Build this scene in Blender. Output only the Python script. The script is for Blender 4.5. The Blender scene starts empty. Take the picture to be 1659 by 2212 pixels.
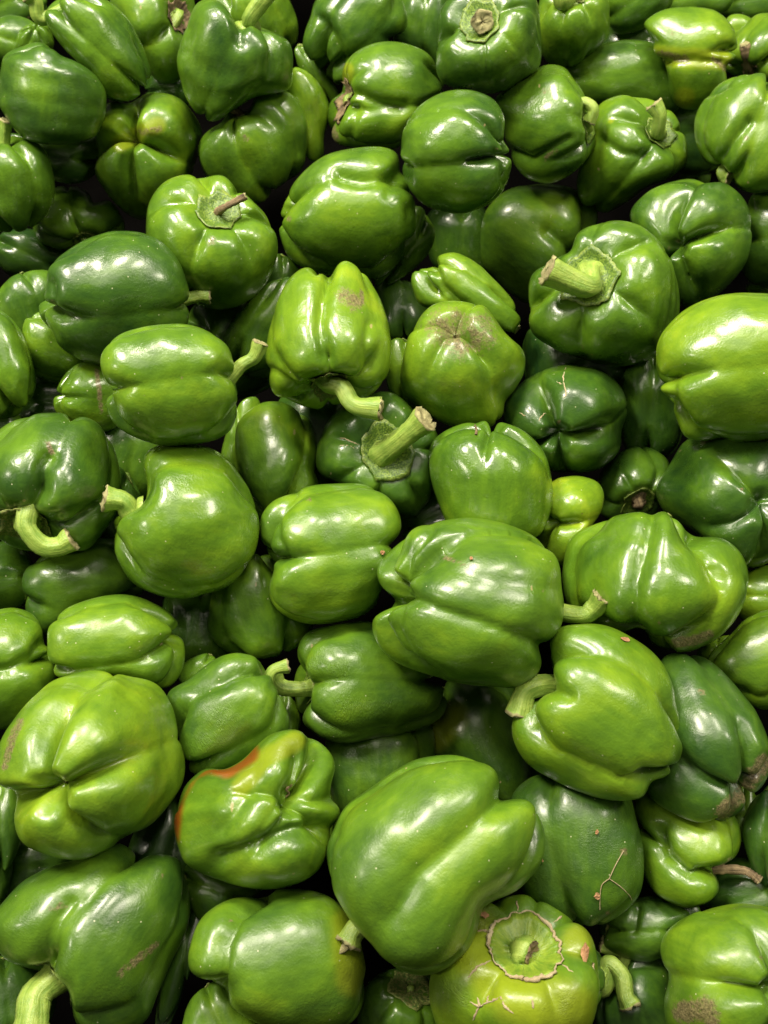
import bpy, math, random
import numpy as np
from mathutils import Matrix, Vector

# ------------------------------------------------------------------ camera, light, exposure
S = bpy.context.scene
PITCH = math.radians(40)
cam_d = bpy.data.cameras.new('camera')
cam = bpy.data.objects.new('camera', cam_d); S.collection.objects.link(cam)
cam.location = (0, -0.35, 0.85); cam.rotation_euler = (PITCH, 0, 0)
cam_d.sensor_fit = 'VERTICAL'; cam_d.sensor_height = 24; cam_d.lens = 12/math.tan(math.radians(30))
cam_d.clip_start = 0.02; cam_d.clip_end = 50
cam_d.dof.use_dof = True; cam_d.dof.focus_distance = 0.50; cam_d.dof.aperture_fstop = 9.0
S.camera = cam
CM = Matrix.Translation(cam.location) @ Matrix.Rotation(PITCH, 4, 'X')

w = bpy.data.worlds.new('World'); S.world = w; w.use_nodes = True
bg = w.node_tree.nodes['Background']
bg.inputs[0].default_value = (1.0, 0.93, 0.80, 1); bg.inputs[1].default_value = 0.055
S.view_settings.view_transform = 'Standard'; S.view_settings.look = 'None'
S.view_settings.exposure = 0.14; S.view_settings.gamma = 1

# store lamps hung over the display, then one added fill: direction from the middle of the pile, in the camera's axes (right, up, towards)
def lamp(name, d, dist, size, power, col=(1, 0.91, 0.75)):
    l = bpy.data.lights.new(name, 'AREA'); l.shape = 'DISK'; l.size = size; l.energy = power; l.color = col
    o = bpy.data.objects.new(name, l); S.collection.objects.link(o)
    mid = Vector((0, 0.02, -0.54)); v = Vector(d).normalized()
    pos = CM @ (mid + v*dist); tgt = CM @ mid
    o.location = pos; o.rotation_euler = (tgt-pos).to_track_quat('-Z', 'Y').to_euler()
lamp('store_lamp', (-0.48, 0.64, 0.66), 1.35, 0.30, 21)
lamp('store_lamp', (-0.10, 0.84, 0.56), 1.40, 0.30, 15)
lamp('store_lamp', (0.30, 0.74, 0.64), 1.45, 0.28, 10)
lamp('store_lamp', (0.66, 0.48, 0.66), 1.6, 0.28, 8)
lamp('store_lamp', (-0.80, 0.14, 0.68), 2.0, 0.24, 6.5)
lamp('sheen_fill', (-0.05, 0.48, 0.86), 1.8, 1.0, 6.5)  # added broad disc overhead for soft fill and wide sheen, no store fixture

# ------------------------------------------------------------------ materials
class NT:
    def __init__(s, name):
        s.m = bpy.data.materials.new(name); s.m.use_nodes = True; s.t = s.m.node_tree
        s.p = s.t.nodes['Principled BSDF']
    def n(s, ty, **kw):
        x = s.t.nodes.new(ty)
        for k, v in kw.items(): setattr(x, k, v)
        return x
    def l(s, a, b): s.t.links.new(a, b)
    def val(s, x, node, i):
        if hasattr(x, 'is_linked'): s.l(x, node.inputs[i])
        else: node.inputs[i].default_value = x
    def math(s, op, a, b=0.0, clamp=False):
        x = s.n('ShaderNodeMath', operation=op, use_clamp=clamp); s.val(a, x, 0); s.val(b, x, 1); return x.outputs[0]
    def mix(s, f, a, b):
        x = s.n('ShaderNodeMix', data_type='RGBA'); s.val(f, x, 0); s.val(a, x, 6); s.val(b, x, 7); return x.outputs[2]
    def ramp(s, f, lo, hi, a=0.0, b=1.0):
        x = s.n('ShaderNodeMapRange', interpolation_type='SMOOTHSTEP'); s.val(f, x, 0)
        x.inputs[1].default_value = lo; x.inputs[2].default_value = hi; x.inputs[3].default_value = a; x.inputs[4].default_value = b
        return x.outputs[0]
    def noise(s, vec, scale, detail=3, rough=0.5, dist=0.0):
        x = s.n('ShaderNodeTexNoise'); s.l(vec, x.inputs['Vector']); x.inputs['Scale'].default_value = scale
        x.inputs['Detail'].default_value = detail; x.inputs['Roughness'].default_value = rough; x.inputs['Distortion'].default_value = dist
        return x.outputs['Fac']
    def attr(s, name, typ='GEOMETRY'):
        return s.n('ShaderNodeAttribute', attribute_name=name, attribute_type=typ)

def coords(q):
    tc = q.n('ShaderNodeTexCoord'); oi = q.n('ShaderNodeObjectInfo')
    add = q.n('ShaderNodeVectorMath', operation='ADD'); q.l(tc.outputs['Object'], add.inputs[0])
    r = q.math('MULTIPLY', oi.outputs['Random'], 17.0)
    cmb = q.n('ShaderNodeCombineXYZ'); q.l(r, cmb.inputs[0]); q.l(r, cmb.inputs[1]); q.l(r, cmb.inputs[2])
    q.l(cmb.outputs[0], add.inputs[1]); return add.outputs[0]

def skin_material():
    q = NT('pepper_skin'); P = q.p; co = coords(q)
    pc = q.attr('pc').outputs['Vector']
    mk = q.attr('marks'); sep = q.n('ShaderNodeSeparateColor'); q.l(mk.outputs['Color'], sep.inputs[0])
    brown, yellow, orange = sep.outputs[0], sep.outputs[1], sep.outputs[2]
    crease = q.attr('crease').outputs['Fac']
    tone = q.attr('tone', 'OBJECT').outputs['Fac']
    dry = q.attr('wrinkle', 'OBJECT').outputs['Fac']
    # streaks that run from shoulder to tip
    mp = q.n('ShaderNodeMapping'); q.l(pc, mp.inputs[0]); mp.inputs['Scale'].default_value = (6, 6, 1.1)
    streak = q.noise(mp.outputs[0], 1.6, 4, 0.6)
    patch = q.noise(co, 26, 3, 0.5, 0.6)
    mott = q.noise(co, 160, 4, 0.6)
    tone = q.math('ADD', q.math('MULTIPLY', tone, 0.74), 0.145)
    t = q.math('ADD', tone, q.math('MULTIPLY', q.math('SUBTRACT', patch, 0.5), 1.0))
    t = q.math('ADD', t, q.math('MULTIPLY', q.math('SUBTRACT', streak, 0.5), 0.36))
    t = q.math('ADD', t, q.math('MULTIPLY', q.math('SUBTRACT', mott, 0.5), 0.16))
    t = q.math('ADD', t, q.math('MULTIPLY', crease, 0.10))
    cr = q.n('ShaderNodeValToRGB'); q.l(t, cr.inputs[0]); e = cr.color_ramp
    e.elements[0].position = 0.0; e.elements[0].color = (0.015, 0.050, 0.009, 1)
    e.elements[1].position = 1.0; e.elements[1].color = (0.258, 0.366, 0.017, 1)
    x = e.elements.new(0.28); x.color = (0.041, 0.103, 0.009, 1)
    x = e.elements.new(0.55); x.color = (0.089, 0.187, 0.010, 1)
    x = e.elements.new(0.80); x.color = (0.164, 0.284, 0.012, 1)
    col = cr.outputs[0]
    # a yellow flush, ripening orange, brown scars with ragged edges
    rag = q.noise(co, 420, 5, 0.7); rag2 = q.noise(co, 90, 4, 0.6)
    yw = q.ramp(q.math('ADD', yellow, q.math('MULTIPLY', q.math('SUBTRACT', rag2, 0.5), 0.5)), 0.15, 0.85)
    col = q.mix(q.math('MULTIPLY', yw, 0.45), col, (0.30, 0.33, 0.012, 1))
    ow = q.ramp(q.math('ADD', orange, q.math('MULTIPLY', q.math('SUBTRACT', rag2, 0.5), 0.4)), 0.2, 0.8)
    col = q.mix(ow, col, (0.26, 0.070, 0.007, 1))
    rg3 = q.math('ADD', q.math('MULTIPLY', q.math('SUBTRACT', rag, 0.5), 1.7), q.math('MULTIPLY', q.math('SUBTRACT', rag2, 0.5), 1.2))
    bw = q.ramp(q.math('ADD', brown, rg3), 0.28, 0.98)
    bw = q.math('MULTIPLY', bw, q.ramp(brown, 0.02, 0.2))
    bcol = q.mix(q.ramp(q.noise(co, 900, 3, 0.7), 0.3, 0.7), (0.065, 0.045, 0.018, 1), (0.28, 0.215, 0.105, 1))
    col = q.mix(q.math('MULTIPLY', bw, 0.85), col, bcol)
    # fine dust and flecks, tiny tan scratches
    vo = q.n('ShaderNodeTexVoronoi', feature='F1'); q.l(co, vo.inputs['Vector']); vo.inputs['Scale'].default_value = 210
    sc = q.n('ShaderNodeSeparateColor'); q.l(vo.outputs['Color'], sc.inputs[0])
    fl = q.math('MULTIPLY', q.math('LESS_THAN', vo.outputs['Distance'], 0.085), q.math('GREATER_THAN', sc.outputs[0], 0.78))
    col = q.mix(q.math('MULTIPLY', fl, 0.7), col, (0.50, 0.50, 0.33, 1))
    mp2 = q.n('ShaderNodeMapping'); q.l(co, mp2.inputs[0]); mp2.inputs['Scale'].default_value = (1, 0.35, 0.8); mp2.inputs['Rotation'].default_value = (0.5, 0.9, 0.4)
    v2 = q.n('ShaderNodeTexVoronoi', feature='F1'); q.l(mp2.outputs[0], v2.inputs['Vector']); v2.inputs['Scale'].default_value = 62
    s2 = q.n('ShaderNodeSeparateColor'); q.l(v2.outputs['Color'], s2.inputs[0])
    d2 = q.math('ADD', v2.outputs['Distance'], q.math('MULTIPLY', rag, 0.09))
    f2 = q.math('MULTIPLY', q.math('LESS_THAN', d2, 0.10), q.math('GREATER_THAN', s2.outputs[1], 0.66))
    col = q.mix(q.math('MULTIPLY', f2, 0.6), col, (0.38, 0.30, 0.15, 1))
    q.l(col, P.inputs['Base Color'])
    # gloss: waxy skin with patches rubbed duller
    ro = q.math('ADD', 0.17, q.math('MULTIPLY', q.noise(co, 55, 4, 0.6), 0.26))
    ro = q.math('ADD', ro, q.math('MULTIPLY', bw, 0.35)); ro = q.math('ADD', ro, q.math('MULTIPLY', q.attr('matt', 'OBJECT').outputs['Fac'], 1.0))
    q.l(ro, P.inputs['Roughness'])
    P.inputs['Coat Weight'].default_value = 0.50
    q.l(q.math('ADD', 0.115, q.math('ADD', q.math('MULTIPLY', q.attr('matt', 'OBJECT').outputs['Fac'], 1.0), q.math('MULTIPLY', q.noise(co, 70, 3, 0.6), 0.10))), P.inputs['Coat Roughness'])
    P.inputs['IOR'].default_value = 1.45
    P.inputs['Subsurface Weight'].default_value = 0.0
    # relief: pores, faint dents, wrinkles across the softer peppers
    b1 = q.n('ShaderNodeBump'); b1.inputs['Strength'].default_value = 0.22; b1.inputs['Distance'].default_value = 0.0006
    q.l(q.noise(co, 850, 2, 0.5), b1.inputs['Height'])
    b2 = q.n('ShaderNodeBump'); b2.inputs['Strength'].default_value = 0.5; b2.inputs['Distance'].default_value = 0.0011
    q.l(q.noise(co, 120, 3, 0.55), b2.inputs['Height']); q.l(b1.outputs[0], b2.inputs['Normal'])
    mp3 = q.n('ShaderNodeMapping'); q.l(pc, mp3.inputs[0]); mp3.inputs['Scale'].default_value = (2.2, 2.2, 8)
    wr = q.noise(mp3.outputs[0], 5.0, 5, 0.65, 1.5)
    b3 = q.n('ShaderNodeBump'); b3.inputs['Distance'].default_value = 0.002
    q.l(q.math('MULTIPLY', dry, q.ramp(q.noise(co, 30, 2), 0.45, 0.65)), b3.inputs['Strength'])
    q.l(wr, b3.inputs['Height']); q.l(b2.outputs[0], b3.inputs['Normal'])
    b4 = q.n('ShaderNodeBump'); b4.inputs['Distance'].default_value = 0.0012
    q.l(bw, b4.inputs['Strength']); q.l(rag, b4.inputs['Height']); q.l(b3.outputs[0], b4.inputs['Normal'])
    q.l(b4.outputs[0], P.inputs['Normal'])
    return q.m

def stem_material(name, c0, c1, rough=0.5, rim=0):
    q = NT(name); co = coords(q)
    n1 = q.noise(co, 120, 4, 0.6); n2 = q.noise(co, 900, 3, 0.6)
    st = q.attr('along').outputs['Vector']
    mp = q.n('ShaderNodeMapping'); q.l(st, mp.inputs[0]); mp.inputs['Scale'].default_value = (14, 1.2, 1)
    n3 = q.noise(mp.outputs[0], 2.2, 4, 0.6)
    f = q.math('ADD', q.math('MULTIPLY', n1, 0.5), q.math('MULTIPLY', n3, 0.5))
    col = q.mix(q.ramp(f, 0.33, 0.67), c0, c1)
    if rim:                                             # pale dry rim, pitted dark hollow inside it
        sx = q.n('ShaderNodeSeparateXYZ'); q.l(st, sx.inputs[0])
        col = q.mix(q.math('MULTIPLY', q.ramp(sx.outputs[1], 0.84, 1.0), q.ramp(n1, 0.35, 0.6)), q.mix(q.ramp(n2, 0.40, 0.62), (0.055, 0.115, 0.012, 1), col), (0.27, 0.32, 0.08, 1))
    tan = q.math('GREATER_THAN', n2, 0.69)
    col = q.mix(q.math('MULTIPLY', tan, 0.5), col, (0.30, 0.22, 0.10, 1))
    q.l(col, q.p.inputs['Base Color']); q.p.inputs['Roughness'].default_value = rough
    b = q.n('ShaderNodeBump'); b.inputs['Strength'].default_value = 0.6; b.inputs['Distance'].default_value = 0.0010
    q.l(q.math('ADD', n3, q.math('MULTIPLY', n2, 0.5)), b.inputs['Height']); q.l(b.outputs[0], q.p.inputs['Normal'])
    return q.m

M_SKIN = skin_material()
M_STEM = stem_material('fresh_stem', (0.15, 0.27, 0.035, 1), (0.33, 0.44, 0.08, 1), 0.38)
M_CAL = stem_material('calyx_green', (0.08, 0.16, 0.016, 1), (0.24, 0.35, 0.045, 1), 0.42, 1)
M_DRY = stem_material('dry_brown', (0.045, 0.028, 0.014, 1), (0.34, 0.25, 0.13, 1), 0.8)
M_TIP = stem_material('cut_end', (0.15, 0.12, 0.05, 1), (0.38, 0.37, 0.17, 1), 0.8)
M_DCAL = stem_material('drying_calyx', (0.10, 0.08, 0.025, 1), (0.28, 0.30, 0.08, 1), 0.7, 1)

# ------------------------------------------------------------------ helpers
CX, CY, F = 829.5, 1106.0, 1106.0/math.tan(math.radians(30))
def ray(x, y):
    v = np.stack([(np.asarray(x, float)-CX)/F, -(np.asarray(y, float)-CY)/F, -np.ones_like(np.asarray(x, float))], -1)
    return v/np.linalg.norm(v, axis=-1, keepdims=True)
def plane_dist(x, y):                      # distance from the lens to the mean surface of the pile
    zz = 1.0/(1.389+(2.326-1.389)*y/2212.0)
    d = ray(x, y); return zz/(-d[2])
def sstep(a, b, x):
    t = np.clip((x-a)/(b-a), 0, 1); return t*t*(3-2*t)
def mesh_obj(name, V, Fc, mat, parent, attrs=None, smooth=True):
    me = bpy.data.meshes.new(name)
    Fc = np.asarray(Fc, dtype=np.int32); V = np.asarray(V, dtype=np.float32)
    k = Fc.shape[1]
    me.vertices.add(len(V)); me.vertices.foreach_set('co', V.ravel())
    me.loops.add(Fc.size); me.loops.foreach_set('vertex_index', Fc.ravel())
    me.polygons.add(len(Fc)); me.polygons.foreach_set('loop_start', np.arange(0, Fc.size, k, dtype=np.int32))
    me.polygons.foreach_set('loop_total', np.full(len(Fc), k, dtype=np.int32))
    me.polygons.foreach_set('use_smooth', np.full(len(Fc), smooth, dtype=bool))
    me.materials.append(mat); me.update(calc_edges=True)
    for an, (ty, arr) in (attrs or {}).items():
        a = me.attributes.new(an, ty, 'POINT')
        a.data.foreach_set({'FLOAT': 'value', 'FLOAT_VECTOR': 'vector', 'FLOAT_COLOR': 'color'}[ty], np.asarray(arr, dtype=np.float32).ravel())
    o = bpy.data.objects.new(name, me); S.collection.objects.link(o)
    if parent: o.parent = parent
    return o
def grid_faces(nr, nc, wrap=True):
    r = np.arange(nr-1)[:, None]; c = np.arange(nc if wrap else nc-1)[None, :]
    c2 = (c+1) % nc
    return np.stack([r*nc+c, r*nc+c2, (r+1)*nc+c2, (r+1)*nc+c], -1).reshape(-1, 4)
def spline(P, n, closed=False):            # Catmull-Rom through the points
    P = np.asarray(P, float); m = len(P); out = []
    if closed: Q = np.vstack([P[-1], P, P[0], P[1]]); segs = m
    else: Q = np.vstack([2*P[0]-P[1], P, 2*P[-1]-P[-2]]); segs = m-1
    for i in range(segs):
        p0, p1, p2, p3 = Q[i:i+4]
        for t in np.linspace(0, 1, n, endpoint=False):
            out.append(0.5*((2*p1)+(-p0+p2)*t+(2*p0-5*p1+4*p2-p3)*t*t+(-p0+3*p1-3*p2+p3)*t**3))
    if not closed: out.append(P[-1])
    return np.array(out)
def poly_dist(px, py, pts):                # distance of screen points to a polyline
    d = np.full(px.shape, 1e9)
    if len(pts) == 1: return np.hypot(px-pts[0][0], py-pts[0][1])
    for (x0, y0), (x1, y1) in zip(pts[:-1], pts[1:]):
        vx, vy = x1-x0, y1-y0; L = vx*vx+vy*vy+1e-9
        t = np.clip(((px-x0)*vx+(py-y0)*vy)/L, 0, 1)
        d = np.minimum(d, np.hypot(px-x0-t*vx, py-y0-t*vy))
    return d
def pairs(s):
    v = [float(a) for a in s.split()]; return [(v[i], v[i+1]) for i in range(0, len(v), 2)]

# ------------------------------------------------------------------ one pepper as a surface
class Pepper:
    """a bell pepper: lobes between creases, sunk shoulders round the calyx, a dimpled tip.
    Worked out for a distance of 1 from the lens; 'Z' is its real distance."""
    def __init__(s, i, d):
        s.i = i; s.d = d; s.rng = np.random.default_rng(d.get('seed', 100+i))
        o = np.array(pairs(d['o']))
        if d['r'] >= 2.7: m_ = o.mean(0); o = m_+(o-m_)*(1.14 if d['r'] < 4 else 1.30)   # mostly covered: its full size
        oc = spline(o, 8, True)
        x, y = oc[:, 0], oc[:, 1]; cr = x*np.roll(y, -1)-np.roll(x, -1)*y; A = cr.sum()/2
        cx = ((x+np.roll(x, -1))*cr).sum()/(6*A); cy = ((y+np.roll(y, -1))*cr).sum()/(6*A)
        if 'c' in d: cx, cy = d['c']
        s.cx, s.cy = cx, cy
        s.dir = ray(cx, cy); s.w = -s.dir
        s.rt = np.cross([0, 1, 0], s.w); s.rt /= np.linalg.norm(s.rt); s.up = np.cross(s.w, s.rt)
        s.B = np.stack([s.rt, s.up, s.w])              # rows: local axes in camera space
        L2 = s.loc(x, y, 0.0)[:, :2]
        ph = np.arctan2(L2[:, 1], L2[:, 0]); rr = np.hypot(L2[:, 0], L2[:, 1])
        s.NB = 180; bins = (np.arange(s.NB)+0.5)/s.NB*2*math.pi-math.pi
        # outline radius per direction (outermost crossing)
        tgt = np.zeros(s.NB)
        X0, Y0 = L2[:, 0], L2[:, 1]; X1, Y1 = np.roll(X0, -1), np.roll(Y0, -1)
        for k, b in enumerate(bins):
            cx_, sx_ = math.cos(b), math.sin(b)
            a0 = -sx_*X0+cx_*Y0; a1 = -sx_*X1+cx_*Y1
            h = (a0*a1 <= 0) & (np.abs(a0-a1) > 1e-12)
            t = a0[h]/(a0[h]-a1[h]); q = (X0[h]+t*(X1[h]-X0[h]))*cx_+(Y0[h]+t*(Y1[h]-Y0[h]))*sx_
            q = q[q > 0]; tgt[k] = q.max() if len(q) else rr.mean()
        s.tgt = tgt; s.bins = bins
        s.ang = math.radians(d.get('a', 90)); s.tilt = math.radians(d.get('t', 0))
        ca, sa = math.cos(s.ang), math.sin(s.ang); ct, st = math.cos(s.tilt), math.sin(s.tilt)
        s.A = np.array([ct*ca, ct*sa, st]); s.U = np.array([-st*ca, -st*sa, ct]); s.V = np.cross(s.A, s.U)
        cs = []
        for c in d.get('k', (0, 90, 180, 270)):
            c, dm = (c if isinstance(c, tuple) else (c, 1.0))
            if abs(d.get('t', 0)) >= 45:               # seen end on: creases given as directions in the picture
                c = (d.get('a', 90)-c) if s.tilt < 0 else (c-d.get('a', 90)-180)
            cs.append((math.radians(c) % (2*math.pi), dm))
        cs.sort(); s.cs = cs
        half = math.sqrt(abs(A)/math.pi)                # calyx radius as an angle seen from the middle
        s.rcal = d.get('cr', 0.28*half)/half
        s.pcal = min(0.60, math.atan(s.rcal/(d.get('lw', 1.05)*(1-d.get('dt', .22)))))
        s.lw = d.get('lw', 1.05); s.e = d.get('e', 2.9); s.taper = d.get('tp', 0.08)
        s.dep = d.get('dep', 1.0); s.tw = s.rng.uniform(-0.18, 0.18)*d.get('twist', 1.0)
        s.ext = s.rng.uniform(-0.07, 0.07, len(cs)); s.bul = s.rng.uniform(-0.05, 0.05, len(cs))
        s.wav = [(s.rng.normal(size=3)*f, s.rng.uniform(0, 6.28), a) for f, a in ((1.6, .022), (1.8, .022), (2.4, .016), (2.8, .014), (4.5, .006), (5.5, .006), (7, .0035), (8, .0035))]
        s.g = None; s.fit()
    def loc(s, x, y, z):                                # picture point at height z above the pepper's middle plane -> local
        q = ray(x, y); t = (1.0-np.asarray(z))/(-(q @ s.w))
        return (q*t[..., None] - s.dir) @ s.B.T
    def cam(s, P): return s.dir + P @ s.B
    def scr(s, P):
        c = s.cam(P); return CX+F*c[:, 0]/(-c[:, 2]), CY-F*c[:, 1]/(-c[:, 2])
    def rad(s, psi, th):
        th = th+s.tw*np.cos(psi)*1.0
        sp, cp = np.sin(psi), np.cos(psi)
        W = 1+s.taper*cp; L = s.lw
        R = (np.abs(sp/W)**s.e+np.abs(cp/L)**s.e)**(-1/s.e)
        pw = 2.5+1.1*sstep(0.2, 0.9, np.abs(np.cos(psi)))+0*th
        n = len(s.cs); b = np.zeros_like(psi); dm = np.ones_like(psi); ex = np.zeros_like(psi); bu = np.zeros_like(psi)
        tm = th % (2*math.pi)
        for k in range(n):
            c0, d0 = s.cs[k]; c1, d1 = s.cs[(k+1) % n]
            span = (c1-c0) % (2*math.pi) or 2*math.pi
            rel = (tm-c0) % (2*math.pi); m = rel < span
            t = 2*rel[m]/span-1
            sz = min(1.5, (span/(math.pi/2)))**0.8
            bb = (1-np.abs(t)**pw[m]); mx = (t+1)/2
            dd = (d0*(1-mx)+d1*mx)*sz
            b[m] = 1-dd*(1-bb); ex[m] = s.ext[k]*bb; bu[m] = s.bul[k]*bb
        q = 1-b                                        # >0 in the creases
        st_ = sstep(0.35, 0.95, cp); sb = sstep(0.30, 0.95, -cp)
        dep = (0.086+0.21*st_+0.25*sb)*s.dep
        ft = sstep(0.55*s.pcal, s.pcal+0.30, psi); fb = sstep(0.02, 0.30, math.pi-psi)
        dt = s.d.get('dt', 0.22); db = s.d.get('db', min(0.48, 0.05+0.33*s.dep))
        qd = q*dep; qd = np.where(cp < -0.3, np.minimum(qd, max(db-0.015, 0.1)), qd)
        r = R*(1-qd*ft*fb)*(1-db*(1-fb))*(1+ex*sb+bu)
        flat = L*(1-dt)/np.maximum(cp, 0.45)*(1+0.02*np.sin(3*th))
        r = r*ft+flat*(1-ft)*(1-0.05*(1-sstep(0, 0.5*s.pcal, psi)))
        D = np.stack([sp*np.cos(th), sp*np.sin(th), cp], -1)
        for kv, p0, am in s.wav: r = r*(1+am*s.d.get('lump', 1.0)*np.sin(D @ kv+p0))
        return r, q
    def raw(s, psi, th, off=0.0):
        r, q = s.rad(psi, th); r = r+off
        sp, cp = np.sin(psi), np.cos(psi)
        P = (r*sp*np.cos(th))[..., None]*s.U+(r*sp*np.sin(th))[..., None]*s.V+(r*cp)[..., None]*s.A
        return P, q
    def fit(s):
        psi, th = np.meshgrid(np.linspace(0, math.pi, 60), np.linspace(0, 2*math.pi, 121)[:-1], indexing='ij')
        P, _ = s.raw(psi.ravel(), th.ravel())
        rho = np.hypot(P[:, 0], P[:, 1]); ph = np.arctan2(P[:, 1], P[:, 0])
        cur = np.zeros(s.NB); idx = ((ph+math.pi)/(2*math.pi)*s.NB).astype(int) % s.NB
        np.maximum.at(cur, idx, rho)
        ker = np.array([1, 2, 3, 2, 1.]); ker /= ker.sum()
        def sm(v, n):
            for _ in range(n): v = sum(np.roll(v, k-2)*ker[k] for k in range(5))
            return v
        mx = np.maximum.reduce([np.roll(cur, k) for k in (-1, 0, 1)])
        s.cur = sm(mx, 2); s.g = sm(s.tgt, 1)/s.cur; s.gm = float(np.median(s.g)); s.gz = s.gm*s.d.get('zs', 1.0)
    def warp(s, P):
        rho = np.hypot(P[:, 0], P[:, 1]); ph = np.arctan2(P[:, 1], P[:, 0])
        u = (ph+math.pi)/(2*math.pi)*s.NB-0.5; i0 = np.floor(u).astype(int); f = u-i0
        g = s.g[i0 % s.NB]*(1-f)+s.g[(i0+1) % s.NB]*f; c = s.cur[i0 % s.NB]*(1-f)+s.cur[(i0+1) % s.NB]*f
        k = np.clip(rho/c, 0, 1)**1.7
        ge = s.gm+(g-s.gm)*k
        return np.stack([P[:, 0]*ge, P[:, 1]*ge, P[:, 2]*s.gz], -1)
    def surf(s, psi, th, off=0.0, full=True):
        P, q = s.raw(psi, th, off); P = s.warp(P)
        if full:
            for it in s.d.get('cut', ()):               # (polyline, width, depth) pressed into the visible side
                pts, wd, dp = it; X, Y = s.scr(P)
                fr = sstep(-0.35, 0.15, P[:, 2]/(s.gm))
                w_ = np.exp(-(poly_dist(X, Y, pairs(pts))/wd)**1.4)*fr*dp/F
                n = P/np.linalg.norm(P, axis=1, keepdims=True); P = P-n*w_[:, None]
        return P, q
    def build_geo(s):
        res = s.d.get('res', 1.0); nr, nc = int(66*res), int(100*res)
        # rings closer together near both ends
        t = np.linspace(0, 1, nr); psi1 = math.pi*(t-0.055*np.sin(4*math.pi*t)/ (2*math.pi)*1.0)
        psi, th = np.meshgrid(psi1, np.linspace(0, 2*math.pi, nc+1)[:-1], indexing='ij')
        s.nr, s.nc = nr, nc
        P, q = s.surf(psi.ravel(), th.ravel())
        s.P, s.q = P, q
        s.pc = np.stack([np.sin(psi)*np.cos(th), np.sin(psi)*np.sin(th), np.cos(psi)], -1).reshape(-1, 3)
    def maps(s, cell=7):                                # nearest and farthest distance per cell of the picture
        X, Y = s.scr(s.P); D = np.linalg.norm(s.cam(s.P), axis=1)
        k = np.floor(X/cell).astype(int)*10000+np.floor(Y/cell).astype(int)+5000000
        u, inv = np.unique(k, return_inverse=True)
        f = np.full(len(u), 1e9); b = np.zeros(len(u)); np.minimum.at(f, inv, D); np.maximum.at(b, inv, D)
        s.cells, s.f, s.b = u, f, b
# ------------------------------------------------------------------ the peppers
# o outline in the photograph's plane, a/t direction of the stem end (in the picture / towards the viewer), k creases,
# r how high it lies in the pile (1 top), c1 colour tone, st stem points (x y height), cut pressed folds, mk marks
T = []
def P(label, o, r, tone, **k): T.append(dict(label=label, o=o, r=r, tone=tone, **k))

# --- lower quarter
P('large smooth light green pepper with two blunt points and a short peeling stem, bottom centre', '720 1790 745 1740 800 1700 870 1650 930 1630 1000 1632 1055 1655 1078 1690 1084 1728 1122 1724 1164 1754 1180 1815 1168 1878 1126 1926 1052 1962 1036 2012 1010 2060 960 2100 900 2112 845 2090 812 2045 780 2008 745 1955 715 1900 704 1840', 1, .50, a=-138, t=-4, k=[-78, 80, 130, -130], dep=.6, res=1.25,
  cut=[('1080 1735 1010 1800 900 1890 840 1990', 42, 24), ('1160 1900 1080 1930 1030 2000', 40, 12), ('870 1760 850 1850', 50, 8)], st='768 2008 12 752 2036 14', sr=23, cr=34, peel='738 2052 20 708 2066 24', wr=.15, zs=1.0)
P('biggest round pepper of the middle, four lobes to the left, cut stem at right', '830 1200 870 1158 940 1128 1030 1117 1120 1137 1180 1178 1210 1235 1217 1300 1207 1355 1182 1385 1165 1400 1165 1445 1110 1485 1000 1482 900 1452 840 1422 806 1370 808 1325 850 1300 820 1265 812 1230', 1, .52, a=-4, t=-24, k=[(-62, .8), (92, .8), (150, 1), -120], lw=1.0, res=1.35, c=(1025, 1300), e=2.7,
  cut=[('888 1292 950 1318 1040 1345 1110 1372 1170 1395', 14, 13), ('880 1290 868 1250 880 1195 930 1140', 10, 14), ('866 1305 858 1360 890 1420 950 1462', 10, 9), ('885 1293 850 1300 815 1315', 12, 14), ('940 1215 1050 1250 1200 1270', 36, 8)],
  st='1250 1328 34 1282 1314 46 1302 1288 60', sr=21, cr=36, mk=[('b', '958 1203 1010 1222', 7), ('b', '888 1292', 5), ('b', '1175 1273', 5)], wr=.15)
P('big pale yellow green pepper showing its four-lobed tip with a brown centre scar, left edge', '-5 1640 10 1590 50 1530 110 1470 180 1445 240 1443 275 1455 340 1475 375 1530 388 1580 403 1640 395 1700 360 1750 320 1790 260 1815 240 1835 170 1854 100 1840 50 1815 30 1770 30 1712 -5 1700', 1.1, .74, dep=1.1, a=30, t=-60, k=[(84, 1.25), (14, 1), (-62, .7), (190, 1)], res=1.25, c=(200, 1652),
  mk=[('b', '143 1685', 12), ('b', '10 1655 25 1600 45 1560', 14)], cut=[('70 1680 100 1560 180 1480', 16, 6)], wr=.15)
P('big dark pepper with dusty freckled skin and thick stem in the bottom left corner', '0 1960 50 1905 120 1870 160 1860 200 1835 260 1822 300 1848 370 1850 400 1890 413 1950 405 2010 370 2080 340 2150 310 2215 220 2240 160 2215 145 2140 90 2105 30 2085 0 2050 -30 2000', 1.6, .27, a=-130, t=8, k=[(14, 1.3), (-60, .5), 100, -130], res=1.25, c=(215, 1985),
  cut=[('90 2110 95 2050 120 1990 150 1950', 14, 14)], mk=[('b', '262 2102 300 2070 335 2040', 13), ('b', '110 1965 135 1955', 10), ('b', '350 1895', 8)], st='80 2150 16 72 2190 24 64 2240 26', sr=30, cr=60, cn=7, wr=.3)
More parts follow.
